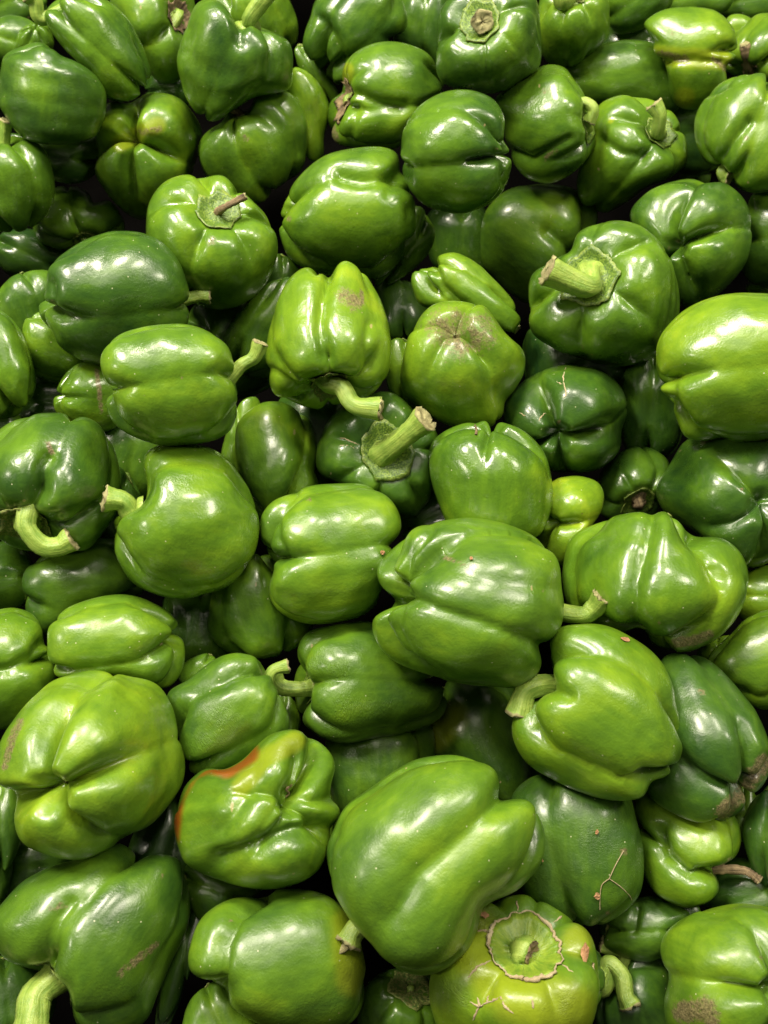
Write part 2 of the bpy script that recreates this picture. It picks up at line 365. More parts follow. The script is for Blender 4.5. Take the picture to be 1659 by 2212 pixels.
P('crumpled green pepper with an orange ripening rim on its left and a curled brown thread', '372 1800 375 1750 400 1690 440 1658 480 1660 520 1640 560 1600 600 1580 650 1580 700 1605 725 1650 715 1695 728 1730 735 1765 705 1850 660 1900 600 1922 540 1920 460 1900 400 1870 385 1840', 1.4, .56, a=196, t=-62, k=[(60, .9), (-35, .8), (-120, .5), (170, .4)], res=1.25, lump=1.8, dep=.85, c=(565, 1755),
  cut=[('627 1700 645 1660 650 1620', 20, 30), ('470 1860 560 1830 640 1795 712 1790', 20, 26), ('627 1705 680 1730 730 1720', 14, 18), ('555 1640 530 1720 470 1800', 36, 16), ('600 1740 560 1800', 22, 10)],
  mk=[('o', '358 1810 368 1720 405 1655 455 1640 490 1652 530 1625', 38), ('b', '627 1700', 7), ('y', '520 1700 570 1640 640 1600', 30)], cr=58, cdir=1, thread='625 1698 2 619 1706 8 624 1714 10 616 1722 6')
P('yellow blotched wrinkled pepper with a hollow corky stem ring and white branching cracks', '930 2110 985 2030 1030 1965 1080 1943 1140 1935 1200 1965 1248 1995 1278 2030 1290 2090 1290 2150 1270 2230 1200 2280 1110 2300 1000 2280 938 2220', 1.9, .68, a=88, t=52, k=[(160, .8), (120, .9), (80, .6), (45, .9), (0, .8), (-60, .9), (-125, 1.1)], res=1.25, c=(1131, 2138), wr=.8,
  st='1148 2060 14', sr=23, cr=76, cn=12, dt=.34, corky=1, hollow=1, mk=[('y', '1020 2030 1120 2150 1220 2180', 90), ('y', '1250 2030', 50)],
  scar=['1010 2160 1035 2172 1030 2150', '1030 2175 1060 2165 1078 2155', '1052 2168 1055 2150', '1035 2178 1020 2205', '1085 2160 1092 2175 1110 2190', '1085 2160 1078 2150', '1280 2080 1284 2100', '1150 2160 1153 2180', '1065 2020 1040 2010 1015 2025', '1060 2075 1030 2090 1005 2120', '1215 2085 1240 2100', '1195 1995 1215 1978', '1120 1968 1116 1945'])
P('big olive green pepper with a narrow dark lobe on its left, bottom row', '410 2050 430 1990 480 1950 540 1930 620 1918 690 1930 740 1965 770 2030 790 2110 790 2170 750 2225 640 2240 560 2215 500 2180 486 2140 455 2124 428 2112 412 2086', 2, .50, a=12, t=-8, k=[(105, .8), (-110, .8), 180], res=1.3, dep=.6, e=3.2, c=(610, 2075),
  cut=[('570 1930 505 1972 474 2035 466 2140', 14, 34)], mk=[('y', '760 2000 770 2110', 60), ('b', '500 1988', 8)], wr=.2)
P('dark green pepper standing upright with a dried straw stuck to its side, lower right', '1105 1720 1150 1680 1200 1672 1260 1690 1350 1700 1375 1760 1390 1830 1390 1900 1375 1945 1330 1985 1270 2005 1200 1980 1140 1940 1100 1880 1100 1805', 2.2, .24, a=95, t=0, k=[(-22, .8), (58, .6), 150, -110], lw=1.2, dep=.7, wr=.3,
  mk=[('b', '1348 1840', 10), ('b', '1312 1972', 7), ('b', '1290 1797', 5)])
P('bright green pepper with a split curling stem end, lying across the lower right', '1110 1560 1112 1600 1140 1650 1200 1685 1270 1715 1340 1727 1390 1720 1405 1687 1440 1675 1465 1640 1475 1590 1460 1520 1455 1480 1430 1430 1380 1385 1310 1352 1250 1350 1200 1365 1185 1410 1190 1440 1202 1480 1182 1500 1130 1525', 1.1, .58, a=152, t=8, k=[(44, 1.1), (-42, 1.1), -88, -150, 120], lw=1.15, res=1.3, dep=1.15, c=(1310, 1545), e=2.8,
  cut=[('1196 1492 1225 1502', 16, 16)],
  st='1165 1482 40 1135 1498 46 1122 1545 44', sr=24, cr=36, wr=.1)
P('very dark bluish pepper with a brown rotting patch on its lower tip, right edge', '1430 1425 1480 1408 1540 1430 1600 1490 1640 1550 1661 1620 1657 1680 1625 1722 1590 1760 1540 1777 1470 1760 1400 1715 1390 1650 1400 1520', 2, .10, a=128, t=-32, k=[(42, .9), (-35, .9), (110, 1), -110, 180], c=(1520, 1590), mk=[('b', '1560 1755 1600 1720', 24), ('b', '1610 1700 1650 1650', 26), ('t', '1515 1495', 10)])
P('broad glossy pepper with three rounded lobes hanging down and a brown smudge below, right side', '1215 1200 1230 1160 1280 1130 1340 1113 1420 1103 1460 1115 1500 1153 1560 1160 1600 1190 1620 1245 1610 1300 1580 1350 1530 1392 1470 1412 1410 1395 1388 1362 1340 1370 1280 1352 1228 1320 1212 1260', 1.2, .50, a=92, t=-14, k=[(52, 1), 130, -75, -140], lw=.95, tp=-.15, res=1.25, dep=.75,
  cut=[('1408 1108 1395 1180 1372 1260 1368 1350', 17, 17), ('1500 1158 1540 1210 1560 1250', 24, 22), ('1300 1150 1270 1230 1280 1320', 30, 8)], mk=[('b', '1460 1388 1500 1385 1530 1370', 18), ('b', '1422 1344', 7), ('b', '1418 1106', 5)])
P('dark blue green pepper with three lobes meeting at its dimpled tip, right edge halfway down', '1415 1060 1440 1010 1480 950 1540 930 1620 928 1700 970 1740 1060 1710 1170 1640 1225 1580 1215 1500 1150 1440 1115', 2, .15, a=168, t=-62, k=[(125, 1), (22, 1), (-95, .8), (205, .5)], c=(1572, 1075), res=1.2, dep=.45, mk=[('b', '1602 1057', 5), ('b', '1468 974', 6), ('b', '1520 955 1540 945', 8)])
P('large light green pepper with long lobes pointing left, cut off by the right edge', '1418 740 1440 700 1500 655 1570 635 1640 630 1750 650 1800 760 1770 900 1660 950 1560 955 1485 950 1462 905 1446 865 1428 830 1417 785', 1.3, .68, a=8, t=-12, k=[(2, .9), (76, 1), (-72, .9), 150], lw=1.2, res=1.25, c=(1600, 795),
  cut=[('1455 870 1450 830 1462 812', 10, 10), ('1459 872 1500 935 1570 958', 8, 10)], wr=.15)
P('dark glossy pepper with a thick pale stem leaning left from its scalloped calyx, upper right', '1145 680 1150 600 1195 562 1235 545 1250 505 1310 480 1370 485 1420 520 1455 580 1470 650 1460 710 1420 770 1340 795 1260 780 1190 745 1155 720', 1.4, .42, a=130, t=66, k=[(147, 1.3), (80, .6), (28, 1), (-42, .9), (-105, 1), (190, 1)], res=1.3, c=(1308, 640),
  st='1270 618 40 1225 602 60 1184 583 70', sr=25, cr=62, cn=8, mk=[('t', '1260 748', 8)])
P('dark four-lobed pepper with branching tan scratches, tip up, right of the middle', '1088 880 1110 840 1168 800 1220 787 1290 795 1340 830 1360 880 1345 930 1342 970 1300 1010 1220 1022 1160 1000 1115 950 1090 920', 2.1, .20, a=60, t=-72, k=[(118, 1), (3, 1.1), (-84, 1), (213, 1)], c=(1222, 906), res=1.2, e=2.9,
  mk=[('b', '1207 912', 6)], scar=['1224 792 1216 820 1222 850 1214 868', '1216 830 1204 826', '1163 910 1172 898 1180 892', '1120 890 1140 898'])
P('mid green pepper standing tip up with a short dry thread in its crease, centre right', '925 970 950 935 1000 914 1060 908 1120 925 1170 965 1190 1020 1197 1090 1180 1140 1150 1165 1100 1180 1000 1170 955 1110 930 1040', 1.5, .46, a=-90, t=-14, k=[(6, .75), (88, 1), (-75, .8), 180], lw=1.1, res=1.2, dep=.9,
  cut=[('1027 908 1028 935', 12, 8)], thread='1028 940 2 1029 928 8 1026 918 12')
P('light green pepper with a fuzzy brown sunken scar on its tip, centre', '862 835 880 745 905 690 940 658 990 650 1040 660 1068 690 1093 722 1130 755 1137 800 1115 842 1092 868 1087 900 1060 925 1010 930 950 912 893 875', 1.5, .69, a=-80, t=-48, k=[(-48, 1.1), (160, .6), (60, .6), (235, .4)], c=(995, 795), res=1.25, dep=.6, mk=[('t', '950 705 985 735 1035 715', 60), ('t', '985 712 1015 705', 45), ('b', '950 695 985 730 990 745', 18), ('t', '985 690 1020 700', 36)])
P('bright light green pepper with a rough brown patch, its curved stem hanging down, centre', '575 780 580 720 600 650 625 600 665 574 698 582 712 600 730 568 755 563 790 590 820 640 840 700 843 770 825 830 790 860 750 866 700 885 640 872 590 845', 1, .74, a=-88, t=38, dt=.25, k=[(6, 1.1), (-52, .9), (-100, 1), (68, .9), 130, 180], lw=1.1, res=1.3, c=(710, 735), e=2.8,
  cut=[('711 592 694 650 688 710 698 770', 11, 17), ('800 700 790 750 795 790', 14, 10), ('583 800 640 840 700 830', 10, 12)],
  mk=[('b', '745 640 765 655', 27), ('b', '780 628 783 655', 7)], st='738 838 26 765 875 40 822 884 48', sr=20, cr=48, dryc=1, thick=1)
P('smooth mid green side-lying pepper, its curved stem pointing up right, left of centre', '222 800 225 760 260 720 330 702 400 698 450 713 490 750 507 800 518 860 510 910 480 945 420 963 340 963 270 937 235 900 226 862 236 835', 1.2, .50, a=4, t=0, k=[(-5, .7), (72, 1), (-75, 1), 150, -150], lw=1.1, res=1.25, e=3.8, c=(372, 830), st='520 790 4 548 772 10 562 740 16', sr=15, cr=26, wr=.15, mk=[('b', '393 816', 5), ('t', '420 905', 10)])
P('dark glossy pepper lying on its side with a stubby stem on the right, upper left', '100 640 112 572 160 530 220 503 290 497 340 515 380 560 405 620 408 680 390 730 300 792 200 787 140 757 105 712 85 685 83 650', 1.6, .19, a=2, t=-6, k=[(17, .8), (95, 1), (-72, .8), 170], lw=1.2, res=1.2, e=3.6, c=(252, 645),
  cut=[('110 610 115 660 130 680', 9, 8)], st='425 640 4 452 639 6', sr=14, cr=24, wr=.25, mk=[('b', '112 650 126 670', 5)])
P('bright glossy pepper with its calyx up and a dry snapped stem, upper left', '315 470 325 430 360 390 410 378 440 382 480 380 505 400 540 432 580 475 597 540 580 600 550 640 500 668 440 665 380 640 335 600 315 530', 1.9, .55, a=78, t=50, k=[(112, 1.2), (62, 1), (8, 1), (-52, .7), (-112, .9), (178, .9)], res=1.25, c=(456, 532),
  st='488 446 30 530 424 34', sr=9, dstem=1, cr=50, cn=7, mk=[('t', '455 520', 16)])
P('big green pepper with a rounded rectangular dent on top, above the centre', '600 490 612 440 640 390 690 342 750 322 820 315 858 330 866 362 887 400 894 450 897 490 880 530 860 572 815 607 760 603 680 592 625 558', 1.8, .50, a=0, t=-6, k=[(-40, .5), 70, 150, -120], lw=1.15, res=1.3, e=3.0, c=(750, 462),
  cut=[('735 372 790 385 850 380', 12, 8), ('735 378 775 392 850 386', 20, 9), ('862 372 850 400 840 420', 14, 6), ('885 450 880 520', 14, 5)], mk=[('b', '625 473', 9)])
# --- upper left
P('pepper with bulging shoulders and a brown stem stub at its top left', '425 330 440 290 480 262 492 232 512 238 542 232 550 208 582 195 630 205 660 250 665 310 650 370 600 405 560 440 500 425 450 390', 2, .42, a=118, t=22, k=[(-22, 1.2), (38, 1), (-75, .9), 100, 170], res=1.15, c=(552, 318),
  cut=[('600 215 640 260 650 330', 9, 7)], st='497 232 10', sr=11, cr=22, dstem=1, mk=[('t', '530 300', 12)])
P('big dark pepper with a long pale stem rising from its notch, near the top left', '383 120 400 60 420 10 450 -5 482 8 508 45 522 62 542 50 570 60 602 75 625 95 632 140 627 190 590 203 545 212 500 242 460 262 420 240 395 190', 1.3, .30, a=62, t=14, k=[(-6, .2), (40, 1), 100, -80, 180], lw=1.1, res=1.25, e=2.9, c=(505, 130),
  cut=[('514 45 520 90', 16, 14), ('410 60 400 110', 12, 5)], st='540 40 20 560 10 28 590 -30 34', sr=16, cr=24, wr=.2)
P('four-lobed green pepper with brownish flecks round its tip, upper left', '205 300 210 250 240 222 282 222 305 205 340 200 390 215 430 260 440 300 425 350 400 420 360 465 320 478 280 470 230 420 205 370 211 332', 2.2, .60, a=-40, t=-70, dep=1.25, k=[(97, 1.1), (203, 1), (-88, 1), (-14, 1)], c=(316, 326), res=1.2, mk=[('b', '292 303', 8), ('t', '305 285 345 278', 12), ('y', '260 310 340 270', 26)])
P('long dark pepper leaning across the top left with its stem to the left', '95 35 115 0 180 -20 240 5 290 60 320 130 325 170 300 205 270 222 230 215 185 155 130 95', 2.1, .34, a=140, t=2, k=[(-10, .9), (60, .8), -80, 150], lw=1.35, c=(220, 100), res=1.1, st='88 40 10 76 5 14 62 -10 16', sr=13, cr=20)
P('dark pear-shaped pepper with a small nub on top, left edge near the top', '-2 180 8 122 50 96 88 90 130 115 190 150 225 190 228 240 210 290 165 308 100 310 50 297 10 250 -4 220', 1.5, .28, a=-95, t=-12, k=[(90, .5), (-90, .5), 180], c=(112, 205), res=1.1, dep=.7, cut=[('60 110 85 125 130 125', 22, 6)], wr=.2)
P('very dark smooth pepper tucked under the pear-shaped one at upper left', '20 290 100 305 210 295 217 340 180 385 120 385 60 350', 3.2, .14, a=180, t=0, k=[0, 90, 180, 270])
P('light green pepper with a curled stem on top, cut off by the left edge', '-70 360 -25 302 28 292 75 305 105 340 119 400 110 450 72 490 20 503 -40 482 -85 420', 2, .52, a=102, t=8, k=[(34, 1.1), (-40, 1), 110, -120], c=(25, 400), st='10 285 10 14 262 14', sr=12, cr=18)
P('olive pepper with its ribbed calyx facing down between dark neighbours, left', '70 470 85 440 110 410 150 400 190 415 205 440 235 432 270 480 255 520 180 545 100 530 75 505', 2.5, .48, a=-75, t=42, k=[(120, 1), (65, 1), (10, 1), (180, 1), (-80, 1)], c=(170, 475), cr=30)
P('shiny dark pepper with bright window-like glints, left edge', '0 550 8 510 60 500 100 515 145 555 110 600 30 592', 3.5, .10, a=160, t=0, k=[0, 90, 180, 270])
P('small knobbly pepper tip with several tiny lobes, top left', '36 112 44 72 70 55 100 60 112 92 100 118 60 122', 3, .52, a=-90, t=-40, k=[(20), 80, 140, 200, 260, 320], dep=1.5)
P('shiny lobed pepper at the left edge near the top', '-45 110 0 46 50 45 80 72 66 115 30 135 -20 140', 3.6, .38, a=180, t=0, k=[(8, 1.2), 90, 180, 270])
P('dark pepper in the extreme top left corner', '-70 0 -10 -40 70 -30 82 25 50 50 -30 60', 4, .18, a=200, t=0)
P('shadowed pepper with a brown-rimmed calyx at the top edge, left of the tall-stemmed one', '235 -20 300 -60 400 -40 425 60 400 160 345 180 305 130 262 60', 2.6, .46, a=20, t=42, k=[(-60), 30, 100, 170, 240], c=(330, 50), cr=36, cn=8, dryc=1, st='352 82 20 345 96 22', sr=10)
P('tiny glimpse of a wrinkled black green pepper between upper left neighbours', '318 200 330 162 365 150 400 165 405 225 350 232', 3.6, .04, a=10, t=0, wr=1)
P('yellowish green pepper behind the long-stemmed one at the top', '450 -20 520 -45 600 -15 632 45 625 95 575 125 490 85', 3, .58, a=120, t=20, k=[(40, 1), -30, 110, 200], st='520 -10 10', cr=24)
P('narrow bright pepper showing between two darker ones, upper left of centre', '615 160 640 143 672 160 704 205 712 250 700 300 698 340 665 345 640 290 615 220', 2.55, .68, a=100, t=0, k=[(30, .3), -80, 140, 220], dep=.5, lw=1.5)
P('olive sliver of a pepper behind the bright narrow one near the top', '640 112 662 105 695 140 728 205 715 232 685 205 655 160', 3.8, .46, a=120, t=0)
P('dark pepper with a deep crease at the top edge, left of centre', '655 95 668 40 690 -10 760 -45 850 -25 880 40 870 72 842 82 836 110 790 150 740 182 700 162 668 125', 2.5, .20, a=52, t=-15, k=[(-38, 1.1), (30, .8), 110, -110, 180], cut=[('690 40 720 80 745 150', 12, 12)], c=(765, 55))
P('bulging green pepper with a shrivelled brown calyx on its left side, above the centre', '705 240 716 212 737 200 738 152 768 112 820 91 880 95 930 120 947 165 952 212 900 265 860 320 800 322 740 315 712 290', 2.2, .48, a=182, t=14, k=[(-14, 1.2), (40, .8), (-62, 1), (88, 1), 150, -130], res=1.2, c=(835, 210),
  cut=[('775 205 820 225 870 235', 14, 14), ('755 300 770 230', 8, 8)], st='752 225 8', sr=9, cr=42, dryc=1, mk=[('b', '715 270 725 300', 12), ('y', '725 240 750 150', 20)])
P('round dark pepper split by a long pale crease, upper centre', '868 312 875 270 910 225 960 197 1020 195 1065 215 1088 255 1087 300 1106 335 1102 375 1090 410 1050 445 985 462 920 445 880 402 866 355', 1.5, .27, a=178, t=-26, k=[(42, .6), (-12, 1), (-95, .8), (120, .8), 180], res=1.2, c=(985, 330), e=2.4,
  cut=[('1072 325 1085 350 1090 400', 7, 9)], mk=[('b', '1072 322', 5)])
P('squarish dark glossy pepper with its short brown-tipped stem facing the viewer, top', '945 120 946 60 960 10 1000 -22 1080 -32 1150 -12 1168 50 1168 140 1130 172 1080 200 1020 205 960 180 944 150', 1.9, .24, a=112, t=60, k=[(185, 1.1), (110, .8), (62, .6), (8, 1), (-45, .5), (-85, .5)], res=1.2, c=(1056, 95), e=3.0,
  st='1042 46 26', sr=17, cr=47, cn=8)
P('bright pepper with a leafy stem socket at the top edge, right of centre', '1160 80 1162 15 1185 -30 1250 -45 1308 -25 1316 30 1314 80 1280 115 1230 146 1180 135', 2.6, .58, a=95, t=38, k=[(-20), (30), (-70), 90, 160], c=(1238, 55), st='1218 0 30 1225 -30 30', sr=20, cr=34, dryc=1)
P('green pepper with a hooked stem on its right shoulder, upper right', '1068 222 1090 192 1130 160 1180 139 1220 145 1240 172 1262 205 1285 268 1288 312 1260 352 1210 388 1170 395 1120 370 1095 315 1085 262', 2, .38, a=-8, t=18, k=[(-62, 1), (44, .9), (95, .8), (-110, 1), 170, (-8, .3)], res=1.15, c=(1180, 265),
  cut=[('1085 320 1150 345 1230 300', 9, 9)], st='1252 240 18 1262 222 24 1282 236 26 1272 262 22', sr=11, cr=36, cn=6, mk=[('t', '1170 198 1195 190', 10), ('t', '1180 340 1200 325', 8)], wr=.2)
P('dark smooth pepper lying behind the hooked-stem one, upper right', '1232 160 1260 125 1330 98 1400 100 1440 130 1456 180 1452 228 1400 240 1300 235 1250 210', 2.8, .28, a=178, t=0, k=[(5, .5), 80, 170, -80], dep=.7, c=(1345, 168))
P('bright pepper with many lobes round a long upright stem, upper right', '1245 400 1258 335 1285 240 1330 208 1390 210 1450 240 1478 290 1482 350 1445 385 1400 402 1350 440 1300 462 1258 440', 2.3, .52, a=35, t=42, k=[(165, 1.1), (212, 1.3), (-112, 1.2), (-50, 1), (20, 1), (85, 1)], res=1.2, c=(1365, 335),
  cut=[('1385 335 1340 330 1300 300', 9, 8)], st='1420 285 34 1425 250 48 1412 226 50', sr=13, cr=40, cn=8, mk=[('y', '1320 260', 9), ('b', '1495 330', 6)])
P('yellowish pepper with a brown stained crease round its waist, top right', '1388 60 1420 27 1480 14 1550 25 1590 75 1590 120 1568 148 1570 192 1540 227 1480 238 1450 212 1440 150 1412 112 1418 72', 2.4, .62, a=178, t=-5, k=[(-2, .9), 100, -110, 180], e=3.0, c=(1500, 120), res=1.1,
  cut=[('1420 128 1480 130 1560 135', 9, 9)], mk=[('b', '1425 118 1480 127', 12), ('b', '1540 125 1568 150', 9), ('y', '1420 120 1560 130', 30), ('b', '1452 73', 10), ('y', '1480 210', 30)])
P('bright green pepper with a dark puncture, its stem tucked under, upper right edge', '1500 260 1520 215 1560 175 1620 160 1700 170 1760 250 1725 385 1650 417 1590 407 1562 368 1525 350 1503 310', 1.7, .50, a=-112, t=14, k=[(-12, 1.2), (60, .8), (-80, .8), 130, -150], res=1.15, c=(1610, 285),
  cut=[('1620 262 1590 300 1560 342', 14, 18), ('1530 205 1560 190 1620 165', 7, 6)], mk=[('b', '1612 298', 8)], st='1560 370 18 1566 384 18 1574 385 20', sr=12, cr=20)
P('dark pepper with folded lobes meeting at its tip, right of the leaning-stem pepper', '1360 465 1390 422 1430 397 1490 383 1530 394 1570 394 1610 430 1626 490 1616 560 1580 612 1530 655 1480 668 1440 600 1390 530', 1.9, .28, a=5, t=-70, dep=1.15, k=[(76, 1.2), (14, 1.1), (215, 1), (-80, .6)], c=(1500, 525), res=1.2, mk=[('b', '1465 520', 7), ('t', '1445 535', 8)])
P('mid green pepper with a sharp inward fold, left of the leaning-stem pepper', '1040 510 1055 452 1100 411 1170 395 1240 406 1285 440 1292 475 1270 530 1235 580 1190 620 1140 655 1080 612 1045 570', 2.4, .46, a=150, t=-8, k=[(-95, 1), (80, .6), 150], res=1.1,
  cut=[('1190 498 1225 528 1250 560', 24, 24)])
P('dark pepper cut off by the right edge below the punctured one', '1615 470 1640 425 1720 430 1760 520 1700 600 1630 600 1605 550', 3, .22, a=0, t=0)
P('small light pepper edge above the large light one at the right border', '1618 628 1640 604 1690 600 1720 640 1660 665', 3, .60, a=0, t=0)
P('dark shiny pepper at the top edge, right of the leafy socket one', '1300 -20 1360 -60 1435 -40 1442 10 1400 50 1345 66 1318 42', 3, .34, a=200, t=0, k=[(0, .5), 90, 180, 270])
P('pale green pepper cropped by the top edge near the right', '1420 -30 1490 -50 1572 -30 1562 18 1500 32 1440 25', 3.4, .40, a=180, t=0)
P('bright pepper with a dried pointed stem in the top right corner', '1562 130 1585 92 1610 62 1645 38 1720 50 1740 150 1680 180 1600 160', 3, .58, a=-130, t=40, k=[(100), 40, 160, -20, 210], c=(1650, 105), st='1612 118 30 1608 96 36', sr=12, dstem=1, cr=22)
P('small light green pepper peeping out beside the waisted one, top right', '1565 60 1580 36 1612 38 1630 60 1600 95 1572 92', 3.6, .55, a=180, t=0)
P('dark pepper in the extreme top right corner', '1540 -20 1600 -50 1700 -40 1720 20 1650 45 1575 30', 4, .28, a=180, t=0)
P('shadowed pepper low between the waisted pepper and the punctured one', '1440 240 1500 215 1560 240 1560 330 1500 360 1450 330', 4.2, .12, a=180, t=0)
P('slice of green pepper just left of the hidden stem at upper right', '1475 330 1495 318 1520 335 1525 385 1480 400', 4.3, .35, a=90, t=0)
# --- middle left
P('dull green pepper at the left edge under the dark glossy one', '-10 670 20 615 70 595 115 610 125 700 95 780 40 730 0 695', 3.4, .34, a=110, t=0, k=[(20, .7), 90, 180, 270])
P('light green pepper showing below the dark glossy one, left', '50 745 70 690 120 690 175 740 195 785 150 820 90 812 60 790', 3, .55, a=150, t=0, k=[(-60, .7), 60, 150, 240])
P('green pepper with a dry curled stem at the left edge', '-60 760 -20 685 30 705 60 770 68 835 35 885 -40 878', 2.9, .40, a=-70, t=10, k=[(15, 1), -60, 100, 190], c=(5, 785), st='8 862 14 18 842 22', sr=7, dstem=1, cr=14)
P('pale pepper with a brown corky seam, left of the side-lying smooth one', '125 870 150 810 195 788 245 795 270 860 245 915 200 925 150 905', 2.8, .50, a=0, t=-20, k=[(0, .6), 90, 180, 270], mk=[('b', '208 800 215 850 218 890', 8)])
P('little dark pepper edge on the left border above the hooked-stem one', '-45 910 0 880 38 900 42 950 0 985 -40 970', 3.5, .30, a=180, t=0)
P('dark pepper with a dry ragged calyx and thick U-shaped stem, left edge', '-70 990 0 922 60 897 130 893 200 908 245 960 262 1030 252 1100 220 1152 170 1195 100 1195 30 1185 -40 1150 -90 1070', 1.7, .24, a=-112, t=32, k=[(0, 1.2), (58, .9), (-55, 1), (-110, 1), 150], res=1.25, c=(100, 1030),
  cut=[('108 985 92 1010 90 1060', 18, 26), ('120 1120 170 1105 230 1085', 14, 12)], mk=[('b', '104 958 112 978', 8)], st='62 1100 40 58 1140 50 90 1178 54 128 1180 56 154 1166 58', sr=20, cr=58, cn=6, dryc=1)
P('broad smooth light green pepper with a blunt pale stem pointing left', '240 1130 252 1112 296 1096 318 1068 316 1030 306 1000 330 965 400 957 460 970 510 1010 545 1070 558 1140 540 1210 500 1262 450 1282 380 1292 300 1270 260 1222 244 1170', 1.3, .55, a=172, t=6, k=[(56, .9), (-58, .9), 130, -130], lw=1.0, res=1.25, dep=.9, c=(410, 1125), e=2.7, st='265 1083 10 228 1076 14', sr=23, cr=32, wr=.25)
P('mid green pepper half in shade, above the centre-left light ones', '500 960 520 905 570 870 630 875 670 905 686 960 682 1020 690 1060 640 1110 570 1130 530 1070 505 1010', 2.5, .52, a=95, t=-28, k=[(50, .8), -80, 140, 220], c=(595, 1000), cut=[('640 900 660 960 650 1030', 20, 8)])
P('sliver of light green pepper left of the half-shaded one', '480 990 505 900 535 870 560 885 540 960 520 1050 490 1040', 3.4, .55, a=95, t=0, lw=1.6)
P('dark pepper cracked with tan lines, its thick stem rising over a wide calyx, centre', '683 980 700 920 740 880 800 852 850 852 890 885 932 920 947 960 935 1020 925 1080 900 1112 860 1115 800 1080 730 1045 690 1022', 1.9, .27, a=30, t=80, k=[(100, 1), (50, .9), (5, 1), (-55, 1), (-100, 1), (-150, .9), (165, .9)], res=1.3, c=(817, 985),
  st='862 953 40 890 930 60 918 906 74', sr=24, cr=56, cn=7, scar=['820 1060 826 1080 820 1100', '826 1080 838 1095', '735 945 760 955 775 960', '720 965 750 962 770 970', '800 940 804 915', '880 905 870 930', '720 1010 712 1030'])
P('shiny light pepper with two thick lobes end on left, middle of the pile', '562 1130 580 1090 630 1060 700 1045 780 1042 830 1070 860 1110 863 1150 846 1180 850 1220 825 1270 815 1310 780 1336 700 1350 640 1345 600 1322 578 1272 592 1235 588 1208 568 1180', 1.3, .61, a=4, t=-14, k=[(-2, .8), (72, 1), (-72, .9), 150, -150], lw=1.1, res=1.3, e=3.7, c=(715, 1195),
  cut=[('640 1062 600 1110 600 1160 620 1200', 8, 8)], mk=[('t', '668 1078', 7)], wr=.12)
P('green pepper partly shaded below the thick-lobed middle one', '450 1320 468 1262 520 1215 580 1195 640 1250 680 1340 630 1405 540 1422 480 1402 448 1362', 2.5, .44, a=110, t=0, k=[(35, .8), (-50, .8), 130, 220], c=(560, 1315))
P('side-lying pepper with a hollow shoulder and a hooked stem to the left, lower centre', '640 1430 650 1382 690 1355 800 1343 870 1400 930 1450 965 1500 960 1545 900 1580 800 1597 740 1605 690 1590 645 1545 632 1480', 1.9, .38, a=184, t=12, k=[(2, 1), (-60, .9), (60, .9), 120, -120], lw=1.15, res=1.25, e=3.2, c=(795, 1475), st='650 1488 14 605 1482 22 585 1450 30', sr=18, cr=32, wr=.6)
P('green pepper with wrinkled cheek and knobbly shoulder, lower left of centre', '360 1500 400 1470 455 1430 500 1412 550 1418 578 1450 605 1500 625 1560 615 1610 560 1640 500 1665 420 1672 392 1620 372 1550', 1.8, .42, a=38, t=6, k=[(-40, .9), (40, .9), 110, -100, 180], lw=1.15, res=1.2, c=(500, 1540),
  cut=[('430 1480 480 1470 530 1440', 22, 10)], st='590 1448 8 622 1438 10', sr=13, cr=26, wr=.5)
P('light green side-lying pepper with a double-lobed tip at its right, lower left', '105 1400 110 1350 150 1310 220 1287 285 1285 345 1308 385 1345 400 1400 395 1450 362 1490 300 1482 230 1460 130 1465 108 1430', 1.6, .58, a=182, t=-10, k=[(60, 1), (-36, 1), (-82, .8), 150], lw=1.2, res=1.2, e=3.0, dep=.75, c=(248, 1385),)
P('dark pepper with a shadow spot, under the light pepper with the blunt stem', '60 1260 90 1215 160 1185 245 1175 300 1240 280 1290 180 1320 95 1365 66 1305', 2.8, .30, a=180, t=0, k=[(-30, .8), 60, 150, 240], wr=.3)
P('smooth green pepper with an S-shaped fold at the left edge, low', '-90 1420 -40 1335 20 1312 70 1325 98 1372 122 1450 100 1520 0 1580 -70 1540', 2.1, .48, a=190, t=0, k=[(-10, .9), 70, 150, 240], c=(5, 1440), cut=[('95 1385 70 1420 20 1445 -20 1450', 16, 18)])
P('dark green pepper at the left edge beside the shadow-spotted one', '-30 1200 0 1178 42 1182 70 1232 62 1285 30 1312 -25 1305', 3.4, .16, a=180, t=0)
P('dark mid pepper under the hooked-stem side-lying one, lower centre', '712 1620 740 1585 820 1570 905 1565 925 1630 880 1700 800 1760 745 1750 722 1690', 2.9, .28, a=92, t=0, k=[(-25, .7), 60, 150, 240])
P('shaded dark pepper below the biggest smooth pepper, lower right of centre', '895 1570 940 1515 1000 1480 1090 1485 1130 1560 1165 1660 1120 1735 1070 1720 1010 1660 930 1635', 2.9, .24, a=110, t=0, k=[(-30, .9), 50, 140, 230], c=(1040, 1600), mk=[('y', '940 1590 980 1550', 45)])
P('small bright yellow green pepper tip wedged between larger ones, right of centre', '1168 1080 1200 1035 1245 1027 1290 1040 1306 1072 1296 1110 1278 1135 1245 1175 1220 1222 1165 1205', 2.35, .84, a=20, t=-55, k=[(150, 1.2), (0, 1.2), (-120, 1)], c=(1235, 1118), mk=[('b', '1257 1110', 4)])
P('dark pepper with a hollow cut calyx and a dry brown stem end, right of centre', '1288 1060 1302 1010 1350 970 1400 965 1445 998 1440 1060 1410 1115 1345 1128 1300 1112', 2.5, .24, a=-70, t=48, k=[(120), 60, 0, 180, 240, -60], c=(1365, 1045), st='1372 1048 6', sr=15, cr=40, cn=6, dstem=1)
